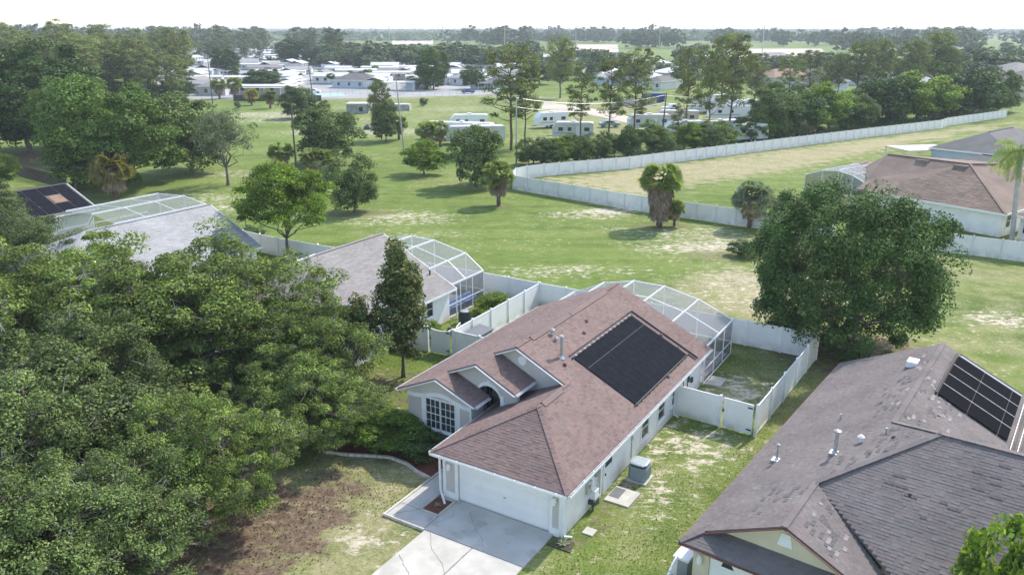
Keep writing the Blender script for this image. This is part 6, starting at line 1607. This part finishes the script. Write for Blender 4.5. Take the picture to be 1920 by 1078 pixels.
# blue grey house behind it
hip_house(G(1741, 277, 2.8), G(1900, 294, 2.8), 22, 2.8, .42, mt['dark_shingle'], mt['blue_stucco'], 'pale blue house with broad dark grey hip roof behind the brown roofs', wins=0)
hip_house(G(1770, 303, 2.4), G(1890, 320, 2.4), 7, 2.4, .35, mt['dark_shingle'], mt['blue_stucco'], 'low dark roofed annex between the brown roof and the blue house', wins=0)
MB_l = empty('carport', G(1700, 312), .2, 'flat pale carport beside the low dark roofed annex', 'carport')
MB().box(0, 0, 2.3, 9, 6, 2.42).build('roof_panel', mt['concrete_n'], MB_l)
for x in (0.1, 8.8):
    for y in (.1, 5.8): MB().box(x, y, 0, x + .12, y + .12, 2.29).build('post', mt['white'], MB_l)
for (u0, v0, u1, v1, d, rf, wl, lab) in (
    (1800, 152, 1905, 160, 26, 'taupe_shingle', 'stucco_w', 'large pale hip roofed house near the upper right edge'),
    (1822, 168, 1920, 176, 22, 'dark_shingle', 'blue_stucco', 'dark hip roofed house just before the large pale one'),
    (1790, 190, 1835, 194, 12, 'rusty', 'stucco_w', 'small salmon roofed house among shrubs near the upper right'),
    (1836, 184, 1875, 190, 10, 'brown_shingle', 'beige', 'brown roofed cottage between shrubs near the upper right'),
    (1400, 156, 1450, 160, 22, 'rusty', 'beige', 'reddish roofed house behind the broad pines'),
    (1535, 138, 1582, 141, 26, 'taupe_shingle', 'offwhite', 'taupe roofed house with palms behind the pines'),
    (1470, 170, 1560, 174, 22, 'dark_shingle', 'blue_stucco', 'blue grey roofed house half hidden by pines'),
    (1640, 168, 1690, 172, 20, 'pale_shingle', 'stucco_w', 'pale roofed house seen through the pine trunks'),
    (1380, 120, 1425, 122, 40, 'taupe_shingle', 'offwhite', 'distant taupe roof at the edge of the bare clearing'),
    (1700, 140, 1760, 143, 30, 'taupe_shingle', 'stucco_w', 'distant pale roof behind the widest pines'),
    (1090, 150, 1130, 152, 18, 'white_roof', 'offwhite', 'white roofed cottage behind the pine row'),
    (1200, 168, 1240, 170, 16, 'dark_shingle', 'offwhite', 'dark roofed cottage behind the pine row'),
    (620, 166, 705, 167, 12, 'dark_shingle', 'blue_stucco', 'blue grey roofed community hall with windows beside the court'),
    (840, 160, 878, 162, 9, 'pale_shingle', 'offwhite', 'small gabled grey house left of the round bright tree'),
    (905, 168, 938, 169, 9, 'dark_shingle', 'block', 'dark roofed shed by the park road'),
    (368, 180, 425, 180, 16, 'taupe_shingle', 'offwhite', 'low taupe roofed hall at the edge of the mobile home park')):
    p_, q_ = G(u0, v0), G(u1, v1)
    hip_house(p_, q_, d, 2.9, .38, mt[rf], mt[wl], lab, wins=4 if (u1 - u0) * 1 > 70 else 2)
rq = random.Random(31)
roofs_ = ['white_roof', 'pale_shingle', 'white_roof', 'taupe_shingle', 'dark_shingle', 'brown_shingle']; rn_ = ['white roofed', 'pale grey roofed', 'bright roofed', 'taupe roofed', 'dark roofed', 'brown roofed']
def where2(u):
    for a, t in ((1040, 'right of the thick crowned pine'), (1120, 'behind the forked pine'), (1200, 'behind the broad armed pine'), (1290, 'behind the navy dumpster'), (1370, 'behind the tallest pine'), (1450, 'behind the yellow green pine'), (1540, 'behind the paired pole'), (1640, 'behind the rounded pines'), (1740, 'behind the widest pine'), (9999, 'at the upper right')):
        if u < a: return t
for i in range(34):
    u = rq.uniform(985, 1900); v_ = rq.choice([114, 122, 131, 141, 152, 163]) + rq.uniform(-3, 3)
    if 1330 < u < 1570 and v_ < 118: v_ += 14
    p_ = G(u, v_); L_ = rq.uniform(13, 22); k_ = rq.randrange(6); an = rq.uniform(-.5, .5)
    hip_house(p_, p_ + Vector((L_ * math.cos(an), L_ * math.sin(an), 0)), rq.uniform(9, 14), 2.9, .33, mt[roofs_[k_]], mt[rq.choice(['offwhite', 'beige', 'stucco_w', 'blue_stucco'])], '%s %s house in the distance, %s' % (rq.choice(['long', 'small', 'square', 'low', 'broad']), rn_[k_], where2(u)), 'distant houses beyond the pine row', wins=2)
# carport of the hall, utility blocks
cp = empty('carport', G(712, 171), 0, 'white flat carport right of the community hall', 'carport')
MB().box(0, 0, 2.7, 12, 7, 2.9).build('roof_panel', mt['white_roof'], cp); MB().box(9, 3, 0, 11.8, 6.8, 2.69).build('storage_wall', mt['blue_stucco'], cp)
for x in (0.1, 5.8, 11.7):
    MB().box(x, .1, 0, x + .15, .25, 2.69).build('post', mt['white'], cp)
ub = empty('block_hut', G(650, 213), 0, 'unfinished grey block hut with flat slab roof on the grass', 'hut')
MB().box(0, 0, 0, 5.6, 5, 2.2).build('wall', mt['block'], ub); MB().box(-.2, -.2, 2.2, 5.8, 5.2, 2.45).build('roof_slab', mt['concrete_n'], ub); MB().box(3.2, -.03, .5, 4.2, -.001, 1.6).build('opening', mt['dark'], ub)
ub2 = empty('block_hut', G(690, 208), 0, 'long low block wall hut right behind the unfinished hut', 'hut')
MB().box(0, 0, 0, 11, 4, 1.5).build('wall', mt['block'], ub2); MB().box(.4, .4, 1.5, 10.6, 3.6, 1.62).build('roof_slab', mt['concrete_n'], ub2)
dfn = empty('screen_fence', G(438, 190), 0, 'dark mesh screen fence along the edge of the mobile home park', 'fence')
for i in range(17):
    MB().box(i * 1.55, -.0, 0, i * 1.55 + 1.5, .06, 1.7).build('panel', mt['dark'], dfn); MB().box(i * 1.55 - .04, -.06, 0, i * 1.55 + .04, -.001, 1.85).build('post', mt['dgrey_plastic'], dfn)
wfn = empty('mesh_fence', G(620, 180), 0, 'thin grey chain fence in front of the community hall', 'fence')
for i in range(24):
    MB().box(i * 2.4 - .04, -.04, 0, i * 2.4 + .04, .04, 1.8).build('post', mt['metal'], wfn)
    MB().box(i * 2.4 + .05, -.015, 1.7, i * 2.4 + 2.35, .015, 1.76).build('rail', mt['metal'], wfn)

# ------------------------------------------------------------------ mobile homes
def mobile_home(L, W_, mats, porch=True, pitch=.16):
    r = empty('mobile_home', (0, 0, 0)); wl, rf = mats; h = 2.9
    MB().box(0, 0, .35, L, W_, h).build('wall', wl, r); MB().box(.05, .05, 0, L - .05, W_ - .05, .349).build('skirting', mt['block'], r)
    for a, b in ((0, W_ / 2), (W_, W_ / 2)):
        s = -1 if a == 0 else 1
        MB().poly([(-.3, a + s * .35, h - .03), (L + .3, a + s * .35, h - .03), (L + .3, b, h + pitch * W_ / 2 + .1), (-.3, b, h + pitch * W_ / 2 + .1)], .08).build('roof', rf, r)
    for i in range(4):
        x = L * (i + .4) / 4.2
        f = MB().box(x, -.03, 1.3, x + 1.1, -.002, 2.3).build('window', mt['glass'], r)
    MB().box(L * .46, -.04, .4, L * .46 + .9, -.003, 2.35).build('door', mt['white'], r)
    if porch:
        MB().box(L * .1, -2.8, 2.45, L * .8, -.36, 2.53).build('porch_roof', mt['white_roof'], r)
        for x in (L * .12, L * .45, L * .78): MB().box(x, -2.75, 0, x + .1, -2.65, 2.44).build('porch_post', mt['white'], r)
    return r
def copy_tree(o, parent=None):
    c = o.copy(); COL.objects.link(c); c.parent = parent
    for ch in o.children: copy_tree(ch, c)
    return c
protos = [mobile_home(16, 5, (mt['offwhite'], mt['white_roof'])), mobile_home(13, 7.5, (mt['offwhite'], mt['white_roof']), False, .3), mobile_home(18, 5, (mt['beige'], mt['white_roof'])),
          mobile_home(14, 6, (mt['blue_stucco'], mt['white_roof']), True, .25), mobile_home(12, 5, (mt['offwhite'], mt['pale_shingle']), False, .35), mobile_home(15, 6, (mt['offwhite'], mt['taupe_shingle']), True, .3)]
kinds = ['white porched home', 'wide white gabled home', 'long beige home', 'bluish mobile home', 'small grey roofed home', 'taupe roofed home']
rm = random.Random(4); used = set(); cnt = 0; v = 176.0
rown = ['front row', 'second row', 'third row', 'fourth row', 'fifth row', 'sixth row', 'seventh row', 'eighth row', 'ninth row', 'tenth row', 'eleventh row', 'twelfth row', 'thirteenth row', 'fourteenth row', 'fifteenth row', 'sixteenth row', 'seventeenth row', 'farthest row']
ri = 0
while v > 84 and ri < 18:
    D = G(600, v).y; step = 17 * FOCAL / D; u = (330 if v > 110 else 330) + rm.uniform(0, step)
    umax = {0: 590}.get(ri, 960 if v > 132 else (760 if v > 120 else 660))
    while u < umax:
        if rm.random() < .95 and not (v > 168 and u > 590) and not (v > 160 and 600 < u < 720):
            k = rm.choice([0, 0, 1, 1, 2, 3, 4, 5]); o = protos[k] if k not in used else copy_tree(protos[k]); used.add(k)
            p = G(u, v + rm.uniform(-.02, .02) * (v - 53)); o.location = p; o.rotation_euler = (0, 0, rm.choice([0, 0, .12, -.1, 1.5, 1.62]) + rm.uniform(-.06, .06)); o.scale = (rm.uniform(.85, 1.15), 1, rm.uniform(.92, 1.1))
            third = 'left' if u < 440 else ('middle' if u < 560 else ('right' if u < 720 else 'far right'))
            tag(o, '%s %s, %s of the park' % (rm.choice(['plain', 'low', 'bright', 'weathered']), kinds[k], rown[ri] + ', ' + third), 'mobile home', 'mobile homes of the park'); cnt += 1
        u += step * rm.uniform(.9, 1.15)
    v = 53 + (v - 53) * (0.93 if v > 100 else .945); ri += 1
for k in range(len(protos)):
    if k not in used: 
        for ch in list(protos[k].children): bpy.data.objects.remove(ch)
        bpy.data.objects.remove(protos[k])

# ------------------------------------------------------------------ trailers and vehicles in the storage yard
def wheel(parent, x, y, r=.38):
    w_ = MB().tube((x, y - .12, r), (x, y + .12, r), r, n=14).build('wheel', mt['black'], parent)
    MB().tube((x, y - .13, r), (x, y - .121, r), r * .5, n=10).build('rim', mt['metal'], w_)
def trailer(loc, rz, L, label, W_=2.5, h=3.3, nose=.8, mat=None, stripe=None, kind='travel trailer'):
    r = empty('travel_trailer', loc, rz, label, kind, 'trailers in the storage yard'); mat = mat or mt['offwhite']
    prof = [(0, .55), (L, .55), (L, h - .2), (L - .25, h), (nose, h), (0, h - 1.0)]
    MB().poly([(x, 0, z) for x, z in prof], W_, d=(0, 1, 0)).build('body', mat, r)
    MB().box(.9, .3, h + .001, L - .5, W_ - .3, h + .06).build('roof_panel', mt['white_roof'], r)
    MB().box(L * .45, .9, h + .061, L * .45 + .9, 1.6, h + .32).build('roof_unit', mt['white'], r)
    for x, ww in ((L * .15, .9), (L * .38, .7), (L * .78, 1.0)): MB().box(x, -.02, 1.7, x + ww, -.001, 2.4).build('window', mt['glass'], r)
    MB().box(L * .58, -.025, .7, L * .58 + .7, -.002, 2.6).build('door', mt['white'], r)
    MB().box(.3, -.015, 1.2, L * .56, -.001, 1.35).build('stripe', stripe or mt['grey_plastic'], r)
    for x in (L * .5, L * .5 + .85):
        for y in (-.05, W_ + .05): wheel(r, x - .3, y)
    MB().bar((0, W_ / 2, .6), (-1.2, W_ / 2, .5), .12, .12).build('drawbar', mt['dark'], r)
    return r
for (u, v_, rz, L, lab, mm) in (
    (838, 272, .15, 11.0, 'white trailer right of the pair of palms', 'offwhite'), (932, 262, 2.9, 14, 'long white trailer behind the thick crowned pine', 'white'), (1035, 262, -.1, 8, 'white trailer between two pines near the dirt track', 'offwhite'),
    (1180, 246, .1, 9, 'white trailer by the pale track behind the fence', 'offwhite'), (1232, 236, -.15, 9, 'beige trailer left of the dark wooden pole', 'beige'), (1255, 262, .3, 8, 'white trailer in the bushes behind the fence', 'white'),
    (1320, 262, .5, 10, 'white trailer nearest to the fence with grey roof', 'offwhite'), (1330, 226, 0.05, 13, 'long white fifth wheel trailer under the tallest pine', 'white'), (1362, 214, .05, 12, 'white trailer behind the long fifth wheel', 'white'),
    (1300, 214, .2, 9, 'white trailer half behind the pine trunks', 'offwhite'), (1330, 202, .1, 8, 'farthest white trailer in the storage yard', 'white'), (1010, 242, .4, 7, 'small white trailer behind the slender pine', 'white'),
    (845, 246, .1, 8, 'white trailer behind the pair of palms', 'white'), (1380, 268, .3, 7, 'grey trailer hidden behind fence shrubs', 'offwhite')):
    trailer(G(u, v_), rz, L, lab, mat=mt[mm])
def car(loc, rz, label, paint, pickup=False):
    r = empty('parked_car', loc, rz, label, 'car', 'cars parked behind the far fence')
    pr = [(0, .45), (4.5, .45), (4.5, .95), (3.5, 1.05), (2.9, 1.5), (1.3, 1.5), (.6, 1.0), (0, .95)] if not pickup else [(0, .5), (5.3, .5), (5.3, 1.1), (4.2, 1.2), (3.7, 1.8), (2.3, 1.8), (2.1, 1.15), (0, 1.15)]
    MB().poly([(x, 0, z) for x, z in pr], 1.8, d=(0, 1, 0)).build('body', paint, r)
    gx = (1.2, 3.1) if not pickup else (2.35, 3.8)
    MB().box(gx[0] + .2, -.01, 1.08, gx[1] - .3, 1.81, 1.42 if not pickup else 1.7).build('window', mt['glass'], r)
    for x in (.9, 3.6 if not pickup else 4.3):
        for y in (.05, 1.75): wheel(r, x, y, .33)
for (u, v_, rz, lab, m_2, pk) in ((1048, 248, .2, 'grey car beside the dirt track', 'metal', False), (1245, 210, .4, 'white pickup truck near the navy dumpster', 'white', True), (1268, 216, 1.2, 'dark car among the storage yard trailers', 'dark', False), (1125, 240, .1, 'light blue car near the pine row', 'ac', False), (865, 176, 0, 'dark blue car parked before the small gabled house', 'navy', False), (925, 176, 0, 'white car by the dark roofed shed', 'white', False),
                                 (575, 176, .1, 'white car beside the screen fence', 'white', False), (540, 178, .2, 'silver car beside the screen fence', 'metal', False), (690, 196, .3, 'red car beyond the block huts', 'red', False)):
    car(G(u, v_), rz, lab, mt[m_2], pk)
db = empty('dumpster', G(1208, 193), .1, 'navy blue dumpster beside the beige wall in the yard', 'dumpster')
MB().poly([(0, 0, .2), (6, 0, .2), (6.3, 0, 2.6), (-.3, 0, 2.6)], 2.4, d=(0, 1, 0)).build('body', mt['navy'], db)
for i in range(6): MB().box(.3 + i, -.08, .3, .4 + i, -.001, 2.5).build('rib', mt['navy'], db)
bwall = empty('block_wall', G(1188, 199), .05, 'beige block wall beside the navy dumpster', 'wall'); MB().box(-6, 0, 0, 6.5, .3, 1.8).build('wall_body', mt['beige'], bwall); MB().box(-6.1, -.05, 1.801, 6.6, .35, 1.9).build('coping', mt['concrete_n'], bwall)
dg = empty('digger', G(1268, 232), .3, 'small yellow digger parked between the trailers', 'digger')
MB().box(0, 0, .3, 2.6, 1.8, .8).build('track', mt['black'], dg); MB().box(.3, .2, .801, 2.3, 1.6, 1.5).build('body', mt['yellow'], dg); MB().box(.4, .3, 1.501, 1.4, 1.4, 2.5).build('cab', mt['glass'], dg); MB().bar((2.2, .9, 1.3), (3.6, .9, 2.8), .25, .25).bar((3.6, .9, 2.8), (4.6, .9, 1.2), .2, .2).build('arm', mt['yellow'], dg)
def heap(loc, label, mat, r_=1.0):
    o = MB().lathe([(r_, 0), (r_ * .9, .5), (r_ * .5, .9), (.1, 1.1)], 9, (0, 0, 0)).build('scrap_heap', mat); o.location = loc
    return tag(o, label, 'heap')
heap(G(690, 243), 'dark scrap heap beside the dark tree at the grey pole', mt['dark']); heap(G(702, 245), 'smaller dark scrap heap right of the first one', mt['dgrey_plastic'], .8)

# ------------------------------------------------------------------ poles and wires
def pole(u, v, hpx, label, mat, r0=.16, arm=True, lean=0.0, armw=2.2):
    p = G(u, v); s = mpp(p); h = hpx * s / math.cos(math.atan2(CAM_H, p.y)); r = empty('utility_pole', p, .25, label, 'pole')
    MB().tube((0, 0, 0), (lean, 0, h), r0, r0 * .62, 8).build('shaft', mat, r)
    if arm:
        MB().bar((lean - armw / 2, 0, h - .5), (lean + armw / 2, 0, h - .5), .1, .12).build('crossarm', mt['wood'], r)
        for x in (-.45, 0, .45): MB().lathe([(.04, 0), (.06, .08), (.03, .18)], 6, (lean + x * armw, 0, h - .44)).build('insulator', mt['grey_plastic'], r)
    return p + Vector((0, 0, h - .4))
tops = {}
tops['a'] = pole(556, 322, 126, 'tall dark wooden pole between two palms in the left field', mt['wood'], arm=False)
tops['b'] = pole(758, 286, 132, 'tall pale leaning pole right of the dark tree', mt['greypole'], arm=False, lean=-.9)
tops['c'] = pole(968, 308, 124, 'pale pole in front of the thick crowned pine', mt['greypole'])
tops['e'] = pole(1240, 266, 88, 'dark wooden pole behind the far fence', mt['wood'], arm=False, lean=.5)
tops['d'] = pole(1504, 232, 66, 'paired grey pole with crossarm right of the white trailers', mt['greypole'], r0=.3)
pole(399, 196, 80, 'thin dark pole beside the pale hall palms', mt['wood'], arm=False); pole(590, 208, 82, 'thin grey pole behind the grey green oak', mt['wood'], arm=False, lean=-.7); pole(1818, 192, 44, 'leaning dark pole at the far end of the shrub belt', mt['wood'], arm=False, lean=1.0)
for i, (u, v_, h_) in enumerate(((1079, 96, 46), (1236, 92, 44), (1429, 98, 52), (1674, 96, 52), (946, 92, 42), (831, 88, 40), (731, 90, 42), (1378, 100, 26))):
    pole(u, v_, h_, ['steel transmission mast over the pale clearing', 'steel transmission mast right of the pale clearing', 'tallest steel mast before the skyline belt', 'steel mast between the two dark skyline clumps', 'thin mast above the tree belt', 'thin mast by the bare earth bank', 'leftmost thin mast over the mobile homes', 'short mast left of the tallest mast'][i], mt['greypole'], r0=.45, arm=False)
def wire(p, q, label, sag=1.2, r=.03):
    mb = MB(); n = 10; P = [lerp(p, q, i / n) - Vector((0, 0, sag * 4 * (i / n) * (1 - i / n))) for i in range(n + 1)]
    for a, b in zip(P[:-1], P[1:]): mb.tube(a, b, r, n=4, cap=False)
    tag(mb.build('power_line', mt['metal']), label, 'cable', 'power lines along the far fence')
E_ = Vector((0, 0, 0))
wire(tops['c'], tops['e'], 'upper power line from the pale pole to the dark pole'); wire(tops['e'], tops['d'], 'upper power line from the dark pole to the paired pole'); wire(tops['c'] - Vector((0, 0, 1.4)), tops['e'] - Vector((0, 0, 1.4)), 'lower power line from the pale pole to the dark pole')
wire(tops['e'] - Vector((0, 0, 1.4)), tops['d'] - Vector((0, 0, 1.4)), 'lower power line from the dark pole to the paired pole'); wire(tops['d'], tops['d'] + Vector((75, 40, 0)), 'power line running right from the paired pole')

# ------------------------------------------------------------------ haze
def haze_box():
    mb = MB().box(-8500, -55, -1.5, 8500, 8800, 36)
    m = bpy.data.materials.new('haze'); m.use_nodes = True; N = m.node_tree.nodes; N.remove(N['Principled BSDF'])
    v = N.new('ShaderNodeVolumePrincipled'); v.inputs['Density'].default_value = 0.00022; v.inputs['Color'].default_value = (0.86, 0.93, 1.0, 1)
    m.node_tree.links.new(v.outputs[0], N['Material Output'].inputs['Volume'])
    tag(mb.build('haze', m), 'thin pale summer haze', kind='stuff')
haze_box()
